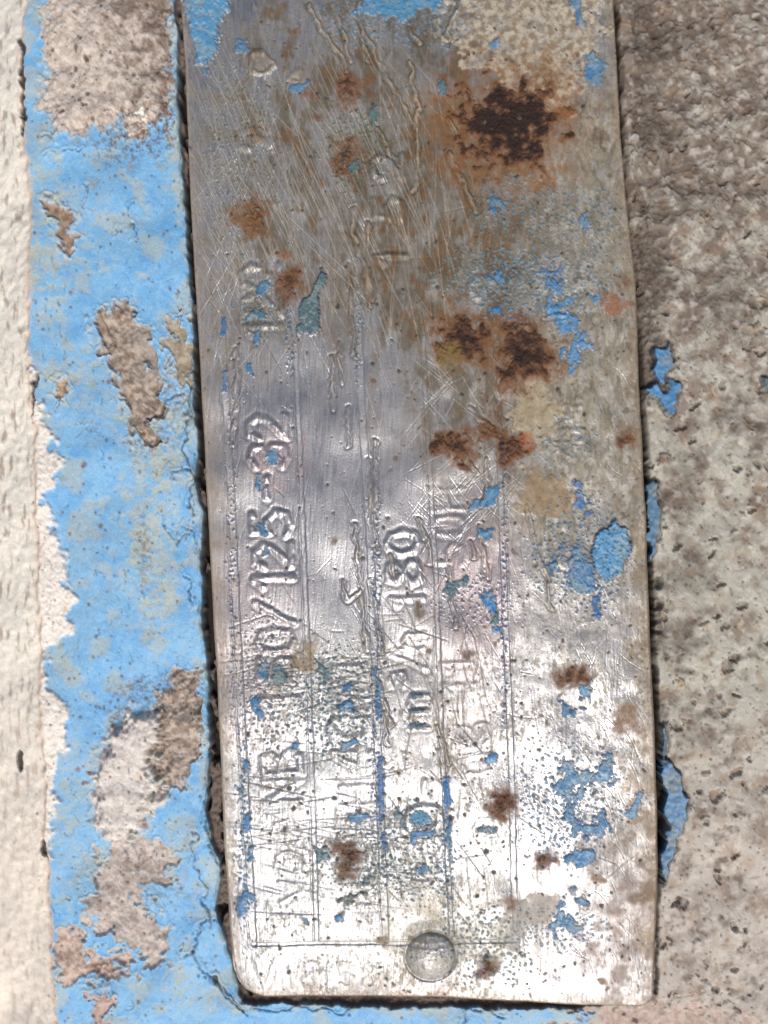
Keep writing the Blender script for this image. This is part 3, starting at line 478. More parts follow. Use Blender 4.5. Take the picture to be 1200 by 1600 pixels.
# shells, grit and blow holes in the render
for _ in range(760):
    x, y = rng.uniform(985, 1360), rng.uniform(-200, 1760); r = 1.8 + 8.5 * rng.random() ** 2.4; e = rng.uniform(1, 2.4); th = rng.uniform(0, 3.1)
    w = win(x - 2 * r - 3, y - 2 * r - 3, x + 2 * r + 3, y + 2 * r + 3); dx, dy = XX[w] - x + 3 * WXn[w], YY[w] - y + 3 * WYn[w]
    u = dx * math.cos(th) + dy * math.sin(th); v = -dx * math.sin(th) + dy * math.cos(th); q = np.hypot(u / r, v * e / r) + .8 * (N_D[w] - .5)
    k = sstep(1.12, .88, q)
    if rng.random() < .72:
        Q.z[w] -= k * min(5.5, r * .9); Q.z[w] += 1.0 * np.exp(-((q - 1.35) / .22) ** 2); Q.lay(w, k * .46, *(((84, 72, 64),) if rng.random() < .7 else ((128, 92, 64),)), dz=0)
    else:
        Q.z[w] += k * min(4, r * .5); Q.lay(w, k * .6, [(150, 150, 146), (202, 196, 186), (164, 140, 110), (120, 96, 80)][rng.integers(4)], dz=0)
for _ in range(2600):
    x, y = rng.uniform(985, 1360), rng.uniform(-200, 1760); r = rng.uniform(.9, 2.3); w = win(x - 4, y - 4, x + 4, y + 4)
    k = sstep(1.3, .6, np.hypot(XX[w] - x, YY[w] - y) / r); Q.lay(w, k * .7, (66, 56, 50), dz=-1.6)
for n_, c_, sg in ((1300, (206, 198, 188), 1.0), (1300, (84, 72, 62), -1.2)):
    L = [(rng.uniform(985, 1360), rng.uniform(-210, 1770), rng.uniform(0, 3.1), rng.uniform(6, 30), rng.uniform(.5, 1.5), rng.normal(0, 1.2)) for _ in range(n_)]
    hr = np.clip(blur(splat(L), 1), 0, 1); Q.lay(ALL, hr * .5, c_, dz=0); Q.z += sg * hr * .7
# big hollows with dirt
for x, y, rx, ry, a, dz in ((1015, 420, 30, 110, .8, -7), (1000, 550, 20, 60, .85, -8), (1012, 950, 16, 55, .92, -22), (1060, 60, 60, 50, .5, -3), (1130, 470, 40, 60, .5, -3), (1066, 770, 26, 50, .6, -5), (1080, 900, 40, 30, .5, -4), (1060, 990, 30, 40, .6, -5),
                        (1010, 100, 26, 160, .6, -6), (1022, 1120, 14, 40, .7, -8), (1090, 1140, 30, 30, .5, -4), (1150, 640, 30, 30, .4, -3), (1120, 300, 50, 60, .35, -3), (1040, 230, 36, 60, .5, -5)):
    w, m = zone(x, y, rx, ry, .6, 22); Q.lay(w, m * a * (.5 + .7 * N_F[w]), (92, 78, 66), (58, 48, 42), N_C, dz=dz)
# --- seam right of the plate
seam = XX - PR
q = 10 * (S_C + S_B) + 6
k = sstep(11 + q * .4, 1, seam) * (seam > -30) * sstep(1600, 1560, YY); lap = sstep(1330, 1420, YY)
open_ = np.clip(sstep(480, 560, YY) * sstep(1360, 1330, YY), 0, 1)
Q.z -= k * (6 + 16 * open_) * (1 - .7 * lap); Q.lay(ALL, k * (.6 + .35 * open_) * (1 - .45 * lap), (72, 58, 48), (40, 32, 28), N_C, dz=0)  # shadow line along the seam painted in dark brown
for pts, hw, dp in (([(994, 575), (996, 640), (1001, 700), (1003, 745)], 4, 24), ([(1004, 745), (1008, 860)], 4, 22), ([(1012, 880), (1014, 940), (1016, 990)], 6, 24), ([(1024, 1195), (1032, 1230), (1030, 1300), (1029, 1340)], 7, 24), ([(1022, 1040), (1024, 1190)], 2.5, 14), ([(1029, 1340), (1030, 1560)], 1.8, 10), ([(966, 0), (972, 250), (982, 420), (994, 560)], 2.6, 10)):
    w, d = line_sdf(pts, 16, 2.2); a = sstep(hw + 2.5, hw - 2, d); Q.lay(w, a * .85, (34, 28, 26), dz=-dp)  # open stretches of the seam, their shadow painted near-black
# --- left side: sky-blue coat over render
GAPL = [(256, -230), (268, 0), (272, 90), (276, 190), (287, 330), (300, 480), (304, 600), (303, 640), (308, 700), (306, 760), (318, 800), (313, 870), (316, 950), (322, 1040), (328, 1120), (324, 1220), (322, 1270), (334, 1330), (342, 1370), (334, 1420), (348, 1470), (362, 1530), (372, 1560), (372, 1800)]
OUT = [(36, -230), (38, 0), (30, 60), (34, 180), (46, 300), (50, 420), (48, 560), (54, 620), (62, 700), (64, 800), (66, 1000), (72, 1200), (76, 1400), (82, 1600), (84, 1800)]
GL = interp(GAPL, ys)[:, None] + S_B * 6 + S_C * 4 + 5; OL = interp(OUT, ys)[:, None] + S_B * 8 + S_C * 6 + WXn
left = (XX < 372) | (YY > 1540)
BOT = 1571 + 3 * WYn + 6 * sstep(480, 640, XX)
dgap = np.maximum(GL - XX, YY - BOT)
dout = XX - OL
coat = np.minimum(dgap, dout)
rightfade = 905 - XX + 60 * WXn
bluem = np.minimum(coat, np.where(XX > 500, rightfade, 99))
base_left = sstep(0, 6, coat) * (XX < 1000)
# coat height: puffy, standing on the render
bm = sstep(-.8, 1.2, bluem)
wl = np.where(XX < 380, 1.0, sstep(1000, 880, XX) * (YY > 1545)).astype(np.float32)
Q.z = Q.z * (1 - wl) + wl * (Q.z * .05 - 3 + S_A * 12 + S_B * 3.0 + (N_C - .5) * .7 + (N_D - .5) * .3)
Q.lay(ALL, sstep(-1, 1, coat) * (XX < 500), (196, 186, 168), (170, 150, 130), N_F, dz=0)
Q.lay(ALL, bm, (134, 184, 220), (110, 169, 216), np.clip(sstep(.3, .7, N_A * .55 + N_F * .45), 0, 1), r=.55, dz=3.6)
Q.lay(ALL, bm * .35 * sstep(.45, .8, N_B), (132, 188, 228), dz=0)
# rubbed, paler paint and thin grey-green undercoat showing
und = fbm(85, seed=50, octs=7, gain=.58); edge = np.clip(sstep(30, 2, dgap) * .16 + sstep(46, 0, dout) * .13, 0, .3)
rub = sstep(.55, .72, und + edge * .8); Q.lay(ALL, bm * rub * .56, (168, 184, 180), (184, 182, 160), N_F, r=.7, dz=-.8)
for x, y, rx, ry, a in ((75, 420, 36, 90, .8), (60, 230, 26, 60, .5), (240, 820, 44, 120, .75), (255, 940, 40, 60, .6), (220, 650, 60, 60, .5), (270, 690, 40, 80, .7), (110, 600, 60, 50, .55), (90, 20, 40, 60, .4), (150, 1250, 50, 60, .3), (285, 1350, 50, 40, .4), (120, 330, 60, 40, .4), (130, 880, 60, 60, .25),
                     (300, 1550, 60, 40, .5), (90, 1010, 40, 60, .4), (285, 260, 20, 120, .7), (100, 1330, 50, 60, .3), (700, 1585, 60, 14, .5), (860, 1590, 60, 30, .6), (120, 1200, 30, 50, .4)):
    w, m = zone(x, y, rx, ry, .6, 34); n = sstep(.38, .66, N_F[w] * .6 + N_E[w] * .4 + .06 * m)
    Q.lay(w, bm[w] * m * a * n, (172, 188, 184), (190, 186, 162), N_C, r=.7, dz=-.7)
# craters of missing paint: bare render
def bare(pts, c=(160, 146, 130), c2=(110, 94, 80), warp=14, dz=-3.5, rough=4.0, name='bare_patch', label=None, rag=12, lift=0.0, rim=True):
    w, d = poly_sdf(pts, 26, warp); d = d + .8 * rag * (N_C[w] - .5) + 2 * (N_D[w] - .5); a = sstep(-1.2, 1.6, d); dz = dz - 1.5
    if rim: Q.z[w] += 2.0 * np.exp(-((d + 3.5) / 2.8) ** 2)
    if rim: Q.lay(w, .55 * np.exp(-((d + 3) / 3.) ** 2), (186, 192, 184), dz=0)
    Q.lay(w, a, c, c2, np.clip(sstep(.3, .7, N_F) * .8 + .3 * (N_D - .5), 0, 1), r=.92, dz=dz)
    Q.z[w] += a * (lift * sstep(0, 26, d) ** .6 + rough * ((N_C[w] - .5) * .5 + S_B[w] * 2.6 + S_C[w] * .8 + (N_D[w] - .5) * .3 + (N_G[w] - .5) * .12))
    i = Q.part(name, w, d > 0, label) if name else 0
    return w, d, i
MORTAR = {}
w, d, i = bare([(74, -140), (66, 50), (72, 120), (60, 165), (86, 182), (94, 214), (130, 208), (160, 202), (192, 182), (202, 216), (218, 224), (236, 196), (262, 180), (266, 120), (262, -140)], (206, 196, 186), (176, 160, 146), 6, 1.5, 3.4, 'mortar_patch', lift=6)
MORTAR[i] = ('pinkish beige mortar spread over the blue paint at the top of the strip', 'mortar patch')
a = sstep(-4, 6, d); Q.lay(w, a * .85 * sstep(.25, .85, N_E[w] * .6 + N_F[w] * .4 + (XX[w] - 190) / 260 - (YY[w] - 40) / 700), (132, 112, 96), (86, 70, 60), N_D, dz=-2.5)
w2, d2 = poly_sdf([(204, 180), (222, 172), (232, 184), (230, 192), (206, 190)], 10, 3); Q.lay(w2, sstep(-1, 1, d2), (236, 232, 222), dz=1.5)
w, d, i = bare([(150, 494), (172, 480), (208, 484), (232, 510), (244, 560), (252, 600), (262, 640), (236, 664), (254, 696), (216, 690), (206, 650), (188, 606), (176, 570), (158, 532)], (182, 168, 154), (118, 102, 88), 9, -4.5, 4.5, 'mortar_patch'); MORTAR[i] = ('elongated crater of gritty grey-brown mortar where blue paint has fallen away', 'mortar patch')
w2, d2 = poly_sdf([(206, 500), (230, 520), (246, 570), (240, 620), (226, 600), (222, 556)], 14, 8); Q.lay(w2, .8 * sstep(-3, 4, d2), (178, 168, 160), (150, 138, 128), N_C, dz=2.5)
w2, d2 = line_sdf([(159, 494), (166, 510), (175, 528)], 10, 1); Q.lay(w2, sstep(3.4, 1.4, d2), (160, 142, 124), dz=5)
bare([(268, 500), (292, 502), (306, 560), (304, 606), (276, 590), (266, 540)], (176, 166, 146), (140, 122, 102), 12, -1, 1.8, rag=18)
bare([(66, 312), (92, 318), (112, 336), (120, 372), (112, 404), (100, 392), (92, 350), (72, 330)], (168, 146, 126), (124, 100, 82), 6, -1.6, 2.0, rag=10)
bare([(90, 596), (112, 594), (112, 618), (96, 628)], (190, 172, 148), (140, 104, 76), 6, -.8, 1.2, rag=12)
w, d, i = bare([(148, 1262), (150, 1206), (168, 1152), (202, 1108), (232, 1098), (258, 1112), (264, 1150), (248, 1182), (262, 1220), (250, 1262), (216, 1302), (186, 1318), (160, 1296)], (222, 216, 210), (196, 184, 174), 9, 4, 2.6, 'mortar_lump', lift=17, rag=7); MORTAR[i] = ('whitish rounded mortar lump standing proud of the blue paint', 'mortar lump')
w, d, i = bare([(262, 1066), (288, 1040), (312, 1048), (320, 1104), (316, 1170), (294, 1208), (262, 1246), (246, 1184), (258, 1116), (250, 1100)], (184, 170, 158), (130, 114, 102), 10, -1.0, 8.0, 'mortar_patch', lift=4, rag=12); MORTAR[i] = ('crumbling brown-grey mortar between the whitish lump and the plate', 'mortar patch')
w, d, i = bare([(178, 1318), (232, 1300), (272, 1326), (276, 1366), (226, 1384), (212, 1400), (232, 1436), (262, 1446), (264, 1490), (244, 1512), (214, 1498), (190, 1470), (150, 1448), (130, 1412), (148, 1372), (160, 1340)], (200, 190, 182), (164, 150, 140), 16, -1.2, 3.6, 'mortar_patch', rag=20); MORTAR[i] = ('thin pinkish grey mortar smear below the whitish lump', 'mortar patch')
bare([(82, 1470), (110, 1448), (128, 1470), (156, 1500), (196, 1492), (206, 1516), (150, 1530), (120, 1540), (84, 1530)], (206, 186, 174), (154, 128, 114), 14, -1.0, 2.6, rag=18); bare([(140, 1556), (166, 1548), (172, 1640), (138, 1640)], (200, 176, 166), (160, 132, 120), 10, -1, 2.2, rag=14)
bare([(940, 1600), (960, 1572), (1100, 1576), (1400, 1700), (1400, 1790), (900, 1790)], (196, 178, 168), (168, 146, 134), 18, 0, 1, name=None, rim=False)
# brown fibres and crumbs over the edges of the craters
for x, y, rx, ry, a in ((200, 215, 60, 34, .8), (255, 190, 24, 60, .7), (235, 1075, 60, 20, .6), (185, 1120, 12, 16, .7), (230, 850, 10, 50, .6), (160, 1520, 20, 24, .8), (235, 690, 34, 24, .7), (145, 670, 14, 20, .5), (270, 640, 30, 40, .5), (240, 1380, 50, 40, .4)):
    w, m = zone(x, y, rx, ry, .7, 22); n = sstep(.55, .62, N_D[w] * .5 + N_C[w] * .5 + .07 * m); Q.lay(w, n * m * a, (128, 102, 82), (84, 66, 54), N_G, r=.9, dz=.8)
# white lime along the outer edge of the strip
def lime(pts, warp=8):
    w, d = poly_sdf(pts, 26, warp); d = d + 6 * (N_C[w] - .5); a = sstep(-3, 5, d)
    Q.lay(w, a, (240, 236, 228), (222, 210, 198), N_F, r=.9, dz=4.0); Q.z[w] += a * (2.4 * (N_C[w] - .5) + 1.2 * (N_D[w] - .5)); Q.part('lime_patch', w, d > 0)
lime([(40, 560), (58, 580), (72, 640), (92, 690), (104, 730), (98, 762), (80, 780), (92, 830), (110, 880), (120, 930), (122, 978), (96, 1006), (74, 1020), (76, 1060), (100, 1080), (112, 1120), (104, 1176), (84, 1206), (88, 1260), (80, 1330), (60, 1330), (40, 900)])
# ledge beyond the outer edge: falls away, cream with brown streaks
led = sstep(6, -6, dout + 0 * XX); Q.z = Q.z * (1 - led) + led * (-6 + S_A * 16 + S_B * 4 + (N_C - .5) * 1.5); Q.lay(ALL, led, (226, 218, 202), (240, 235, 225), N_F, r=.85, dz=0)
Q.lay(ALL, led * .6 * sstep(.60, .80, fbm(18, 60, seed=60, octs=5, gain=.6)) * sstep(-2, -14, dout), (142, 108, 84), (110, 84, 66), N_C, dz=0)
Q.lay(ALL, led * .2 * sstep(.6, .75, fbm(36, seed=61, octs=4)), (176, 190, 184), dz=0); Q.lay(ALL, led * sstep(900, 1400, YY) * .5, (230, 216, 202), dz=0)
Q.lay(ALL, .8 * np.exp(-((dout + 1) / 5.0) ** 2) * sstep(-300, 300, YY), (228, 204, 184), dz=0)
fall = np.clip(-dout, 0, 400); Q.z -= np.minimum(fall * .5, 34 + fall * .16)
# dark slots where the coat has come away from the outer edge
for pts, hw in (([(28, 55), (31, 90), (33, 150), (34, 195)], 4.5), ([(60, 590), (62, 620), (56, 648)], 3.2), ([(68, 1312), (70, 1334)], 6), ([(30, 180), (34, 205)], 2.5), ([(22, 1180), (24, 1206)], 5)):
    w, d = line_sdf(pts, 14, 4); Q.lay(w, sstep(hw + 1, hw - 1.5, d) * .92, (44, 40, 42), dz=-8)
# cracks in the coat
CR = [([(205, 325), (204, 340), (210, 365), (213, 378)], 1.5), ([(138, 290), (139, 318), (138, 330)], 1.0), ([(178, 370), (192, 360)], 1.1), ([(236, 660), (250, 640), (268, 624), (286, 616)], 2.6), ([(232, 664), (238, 655)], 2.0), ([(300, 600), (296, 640), (300, 664), (290, 700), (303, 735), (280, 742)], 2.4), ([(303, 735), (306, 800)], 2.2),
      ([(256, 800), (262, 830), (282, 845), (300, 836)], 1.4), ([(290, 820), (306, 832), (312, 860)], 1.5), ([(306, 1290), (302, 1330), (322, 1400), (330, 1450)], 2.0), ([(324, 1230), (330, 1310), (344, 1350)], 2.4), ([(340, 1434), (312, 1440), (304, 1470), (300, 1490), (318, 1520), (350, 1550), (380, 1580)], 2.6), ([(304, 1485), (280, 1492)], 1.3),
      ([(330, 1530), (352, 1560), (390, 1592)], 2.0), ([(106, 606), (98, 630), (94, 646)], 1.2), ([(150, 230), (70, 240)], .8), ([(66, 215), (92, 218)], 1.2), ([(400, 1582), (480, 1580), (540, 1584)], 1.6), ([(700, 1566), (722, 1574), (728, 1600)], 2.2), ([(730, 1572), (790, 1590)], 1.4), ([(292, 890), (300, 905), (304, 940)], 1.4)]
for pts, hw in CR:
    w, d = line_sdf(pts, 12, 5); Q.lay(w, .72 * sstep(hw * .62 + .9, hw * .62 - .6, d + 1.6 * (N_C[w] - .3)), (58, 60, 64), dz=-3.5); Q.z[w] += 1.4 * np.exp(-((d - hw - 3) / 2.2) ** 2)
L = []
for _ in range(420):
    x = rng.uniform(60, 300); y = rng.uniform(200, 1640); L.append((x, y, rng.normal(0, .5), rng.uniform(6, 34), rng.uniform(.5, 1.2), rng.normal(0, .6)))
hair = np.clip(splat(L), 0, 1) * bm * sstep(.45, .6, N_B); Q.lay(ALL, hair * .7, (62, 92, 120), dz=-1.6)
def wspecks(n, area, c, r0, r1, dz, a=.8):
    for _ in range(n):
        x, y = rng.uniform(area[0], area[2]), rng.uniform(area[1], area[3]); r = r0 + (r1 - r0) * rng.random() ** 3
        w = win(x - 2 * r - 2, y - 2 * r - 2, x + 2 * r + 2, y + 2 * r + 2); k = sstep(1.3, .7, np.hypot(XX[w] - x, (YY[w] - y) * rng.uniform(.6, 1.3)) / r + .5 * (N_D[w] - .5)); Q.lay(w, k * a, c, dz=-dz)
wspecks(1300, (50, -100, 345, 1700), (96, 88, 82), .7, 2.4, .8); wspecks(260, (60, 180, 340, 1640), (150, 150, 130), 1.5, 6, .2, .4); wspecks(90, (60, 200, 340, 1700), (126, 84, 60), 1.6, 4.6, .6, .75); wspecks(230, (130, 1040, 330, 1520), (96, 82, 72), .8, 2.6, 1.2); wspecks(140, (70, -60, 265, 215), (80, 66, 58), 1, 3.6, 1.8)
wspecks(60, (380, 1580, 900, 1700), (70, 80, 90), 1, 3, 1)
# --- the slot between coat and plate
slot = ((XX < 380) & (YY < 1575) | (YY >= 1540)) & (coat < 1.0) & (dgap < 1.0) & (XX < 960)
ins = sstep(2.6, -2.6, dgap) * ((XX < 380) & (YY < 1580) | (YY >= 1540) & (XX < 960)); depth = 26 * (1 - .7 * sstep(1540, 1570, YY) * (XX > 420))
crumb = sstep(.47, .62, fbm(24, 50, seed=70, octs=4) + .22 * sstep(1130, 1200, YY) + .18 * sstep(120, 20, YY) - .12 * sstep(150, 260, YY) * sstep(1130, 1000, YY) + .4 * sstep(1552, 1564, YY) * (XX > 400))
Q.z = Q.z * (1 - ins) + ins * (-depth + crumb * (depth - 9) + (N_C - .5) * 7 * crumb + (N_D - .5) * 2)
Q.lay(ALL, ins, (40, 34, 31), dz=0); Q.lay(ALL, ins * sstep(1545, 1558, YY), (112, 94, 82), (82, 68, 58), N_C, dz=0); Q.lay(ALL, ins * crumb, (132, 118, 108), (72, 60, 52), np.clip(N_C * .5 + N_D * .5, 0, 1), dz=0)  # gap's shadow painted near-black, then brown debris over it
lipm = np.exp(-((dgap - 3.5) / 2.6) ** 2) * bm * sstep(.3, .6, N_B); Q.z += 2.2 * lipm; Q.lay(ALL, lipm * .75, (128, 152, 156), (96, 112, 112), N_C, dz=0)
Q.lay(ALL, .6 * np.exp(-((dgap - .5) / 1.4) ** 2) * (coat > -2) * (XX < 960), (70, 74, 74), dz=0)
Q.c *= (0.88 + .24 * N_G)[..., None]

# --- blue paint flakes still caught on the render, right of the plate
FLAKE = {}
def wflake(pts, label, c=(96, 146, 186), c2=(74, 124, 168), z=-1.0, warp=4, dome=3.0):
    w, d = poly_sdf(pts, 14, warp); d = d + 3 * (N_D[w] - .5); a = sstep(-.7, .9, d)
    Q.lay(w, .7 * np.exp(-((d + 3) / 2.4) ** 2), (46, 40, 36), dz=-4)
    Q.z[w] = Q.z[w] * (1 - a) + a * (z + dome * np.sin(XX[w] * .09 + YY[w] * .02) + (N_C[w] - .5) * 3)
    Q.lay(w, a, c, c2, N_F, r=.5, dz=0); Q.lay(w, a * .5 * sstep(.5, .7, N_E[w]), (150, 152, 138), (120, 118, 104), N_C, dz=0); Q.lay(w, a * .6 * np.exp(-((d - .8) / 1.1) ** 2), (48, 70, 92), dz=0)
    v = Q.lab[w]; i = len(Q.names) + 1; Q.names[i] = ('paint_flake', None); v[d > -.7] = i; FLAKE[i] = label
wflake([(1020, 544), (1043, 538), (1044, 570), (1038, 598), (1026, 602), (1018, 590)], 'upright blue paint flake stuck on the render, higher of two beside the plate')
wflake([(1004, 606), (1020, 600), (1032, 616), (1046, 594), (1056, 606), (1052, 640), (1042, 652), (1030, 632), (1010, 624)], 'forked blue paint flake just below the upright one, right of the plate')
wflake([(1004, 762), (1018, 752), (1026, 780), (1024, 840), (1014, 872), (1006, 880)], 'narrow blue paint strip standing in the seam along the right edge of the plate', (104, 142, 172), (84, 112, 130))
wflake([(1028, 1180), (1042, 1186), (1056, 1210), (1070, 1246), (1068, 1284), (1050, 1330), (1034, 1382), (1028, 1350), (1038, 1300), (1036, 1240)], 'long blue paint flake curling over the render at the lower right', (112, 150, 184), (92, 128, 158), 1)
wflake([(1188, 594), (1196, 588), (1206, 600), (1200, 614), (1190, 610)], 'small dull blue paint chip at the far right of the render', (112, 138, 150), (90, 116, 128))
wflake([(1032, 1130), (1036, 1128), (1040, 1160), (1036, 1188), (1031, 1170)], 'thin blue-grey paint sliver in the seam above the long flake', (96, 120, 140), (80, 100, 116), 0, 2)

# ================================================================== materials
def mat(name, bump, fine, scale):
    m = bpy.data.materials.new(name); m.use_nodes = True; nt = m.node_tree; nt.nodes.clear(); N = nt.nodes.new; Lk = nt.links.new
    out = N('ShaderNodeOutputMaterial'); b = N('ShaderNodeBsdfPrincipled'); Lk(b.outputs[0], out.inputs[0])
    ca = N('ShaderNodeAttribute'); ca.attribute_name = 'pigment'; pa = N('ShaderNodeAttribute'); pa.attribute_name = 'surface'; sp = N('ShaderNodeSeparateXYZ'); Lk(pa.outputs['Vector'], sp.inputs[0])
    tc = N('ShaderNodeTexCoord'); n1 = N('ShaderNodeTexNoise'); n1.inputs['Scale'].default_value = scale; n1.inputs['Detail'].default_value = 3; Lk(tc.outputs['Object'], n1.inputs['Vector'])
    mr = N('ShaderNodeMapRange'); mr.inputs['To Min'].default_value = 1 - fine; mr.inputs['To Max'].default_value = 1 + fine; mr.inputs['From Min'].default_value = .25; mr.inputs['From Max'].default_value = .75; Lk(n1.outputs['Fac'], mr.inputs['Value'])
    vm = N('ShaderNodeVectorMath'); vm.operation = 'SCALE'; Lk(ca.outputs['Color'], vm.inputs[0]); Lk(mr.outputs[0], vm.inputs['Scale']); Lk(vm.outputs[0], b.inputs['Base Color'])
    Lk(sp.outputs['X'], b.inputs['Metallic']); Lk(sp.outputs['Y'], b.inputs['Roughness'])
    bp = N('ShaderNodeBump'); bp.inputs['Strength'].default_value = bump; bp.inputs['Distance'].default_value = .6 * S; Lk(n1.outputs['Fac'], bp.inputs['Height']); Lk(bp.outputs[0], b.inputs['Normal'])
    b.inputs['Specular IOR Level'].default_value = .35
    return m
M_PLATE = mat('weathered_aluminium_and_paint', .5, .12, 4200)
M_WALL = mat('render_and_sky_blue_paint', .6, .14, 3600)

# ================================================================== meshes
BOW = 1 / 11000.0       # slight barrel bow, added to make the shading fall off along the plate
def bowz(x, y): return -((y - 800) ** 2) * BOW * .5
def sample(A, gx, gy):
    fx = np.clip(gx - X0, 0, W - 1.001); fy = np.clip(gy - Y0, 0, H - 1.001); ix = fx.astype(int); iy = fy.astype(int); fx = fx - ix; fy = fy - iy
    if A.ndim == 3: fx = fx[..., None]; fy = fy[..., None]
    return (A[iy, ix] * (1 - fx) + A[iy, ix + 1] * fx) * (1 - fy) + (A[iy + 1, ix] * (1 - fx) + A[iy + 1, ix + 1] * fx) * fy

class Grid:
    def __init__(s, gx, gy, L, zoff=0.0):
        s.shape = gx.shape; z = sample(L.z, gx, gy) + zoff + bowz(gx, gy)
        s.co = np.stack([(gx - 600) * S, (800 - gy) * S, z * S], -1).astype(np.float32)
        s.pig = np.concatenate([np.clip(sample(L.c, gx, gy), 0.004, .95), np.ones(gx.shape + (1,), np.float32)], -1).astype(np.float32)
        s.sur = np.stack([sample(L.m, gx, gy), np.clip(sample(L.r, gx, gy), .18, 1), np.zeros_like(gx)], -1).astype(np.float32)
        du = np.zeros_like(s.co); dv = np.zeros_like(s.co); du[:, 1:-1] = s.co[:, 2:] - s.co[:, :-2]; dv[1:-1] = s.co[2:] - s.co[:-2]
        du[:, 0] = s.co[:, 1] - s.co[:, 0]; du[:, -1] = s.co[:, -1] - s.co[:, -2]; dv[0] = s.co[1] - s.co[0]; dv[-1] = s.co[-1] - s.co[-2]
        n = np.cross(dv, du); n /= np.maximum(np.linalg.norm(n, axis=-1, keepdims=True), 1e-12); s.nor = n.astype(np.float32)
        cx = (gx[:-1, :-1] + gx[1:, 1:]) / 2; cy = (gy[:-1, :-1] + gy[1:, 1:]) / 2
        s.lab = L.lab[np.clip(np.round(cy - Y0).astype(int), 0, H - 1), np.clip(np.round(cx - X0).astype(int), 0, W - 1)]; s.cx, s.cy = cx, cy
    def build(s, name, mask, m, parent=None, skirt=None):
        r, c = np.nonzero(mask)
        if len(r) < 6: return None
        nx = s.shape[1]; q = np.stack([r * nx + c, (r + 1) * nx + c, (r + 1) * nx + c + 1, r * nx + c + 1], -1)
        ids, inv = np.unique(q, return_inverse=True); faces = inv.reshape(-1, 4).astype(np.int32)
        co = s.co.reshape(-1, 3)[ids]; nor = s.nor.reshape(-1, 3)[ids]; pig = s.pig.reshape(-1, 4)[ids]; sur = s.sur.reshape(-1, 3)[ids]
        if skirt is not None:     # thickness of the sheet: walls hanging from the rim
            rim, dz = skirt; pos = {int(v): k for k, v in enumerate(ids)}
            rim = [v for v in rim if int(v) in pos]; top = np.array([pos[int(v)] for v in rim]); n0 = len(co)
            t2 = co[top]; b2 = t2 + np.array((0, 0, -dz * S), np.float32); ctr = t2.mean(0)
            nn = np.roll(t2, -1, 0) - np.roll(t2, 1, 0); on = np.stack([-nn[:, 1], nn[:, 0], nn[:, 2] * 0], -1)
            on /= np.maximum(np.linalg.norm(on, axis=-1, keepdims=True), 1e-12); on = on * np.where(((on * (t2 - ctr)).sum(-1) < 0), -1, 1)[:, None]
            k = len(rim); co = np.concatenate([co, t2, b2]); nor = np.concatenate([nor, on, on]).astype(np.float32)
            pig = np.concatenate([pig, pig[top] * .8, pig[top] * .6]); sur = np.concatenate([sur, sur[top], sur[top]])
            a = np.arange(k - 1); faces = np.concatenate([faces, np.stack([n0 + a, n0 + a + 1, n0 + k + a + 1, n0 + k + a], -1).astype(np.int32)])
        me = bpy.data.meshes.new(name); me.vertices.add(len(co)); me.vertices.foreach_set('co', co.ravel())
        nf = len(faces); me.loops.add(nf * 4); me.loops.foreach_set('vertex_index', faces.ravel()); me.polygons.add(nf)
        me.polygons.foreach_set('loop_start', np.arange(0, nf * 4, 4, dtype=np.int32)); me.polygons.foreach_set('loop_total', np.full(nf, 4, np.int32)); me.update(calc_edges=True)
        me.polygons.foreach_set('use_smooth', np.ones(nf, bool))
        a = me.attributes.new('pigment', 'FLOAT_COLOR', 'POINT'); a.data.foreach_set('color', pig.astype(np.float32).ravel())
        a = me.attributes.new('surface', 'FLOAT_VECTOR', 'POINT'); a.data.foreach_set('vector', sur.astype(np.float32).ravel())
        me.normals_split_custom_set_from_vertices(nor)
        me.materials.append(m); o = bpy.data.objects.new(name, me); col.objects.link(o)
        if parent: o.parent = parent
        return o

def thing(o, label, cat, group=None):
    o['label'] = label; o['category'] = cat
    if group: o['group'] = group

# --- nameplate
STEP = 1.25
nu, nv = int(684 / STEP), int(1780 / STEP)
u = np.linspace(0, 1, nu)[None]; v = np.linspace(0, 1, nv)[:, None]
bx = 366 + u * (1024 - 366); yb = plate_bottom(bx); gy = -215 + v * (yb + 215)
lx = np.interp(gy, [p[1] for p in LEFT], [p[0] for p in LEFT]); rx = np.interp(gy, [p[1] for p in RIGHT], [p[0] for p in RIGHT])
gx = lx + u * (rx - lx)
gp = Grid(gx.astype(np.float32), gy.astype(np.float32), P)
plate = bpy.data.objects.new('nameplate', None); plate.empty_display_size = .01; col.objects.link(plate)
thing(plate, 'scratched aluminium nameplate with stamped lettering, rust stains and leftover blue paint', 'nameplate')
rim = list(range(0, nv * nu, nu)) + list(range((nv - 1) * nu + 1, nv * nu)) + list(range((nv - 1) * nu - 1, 0, -nu))
gp.build('sheet', gp.lab == 0, M_PLATE, plate)
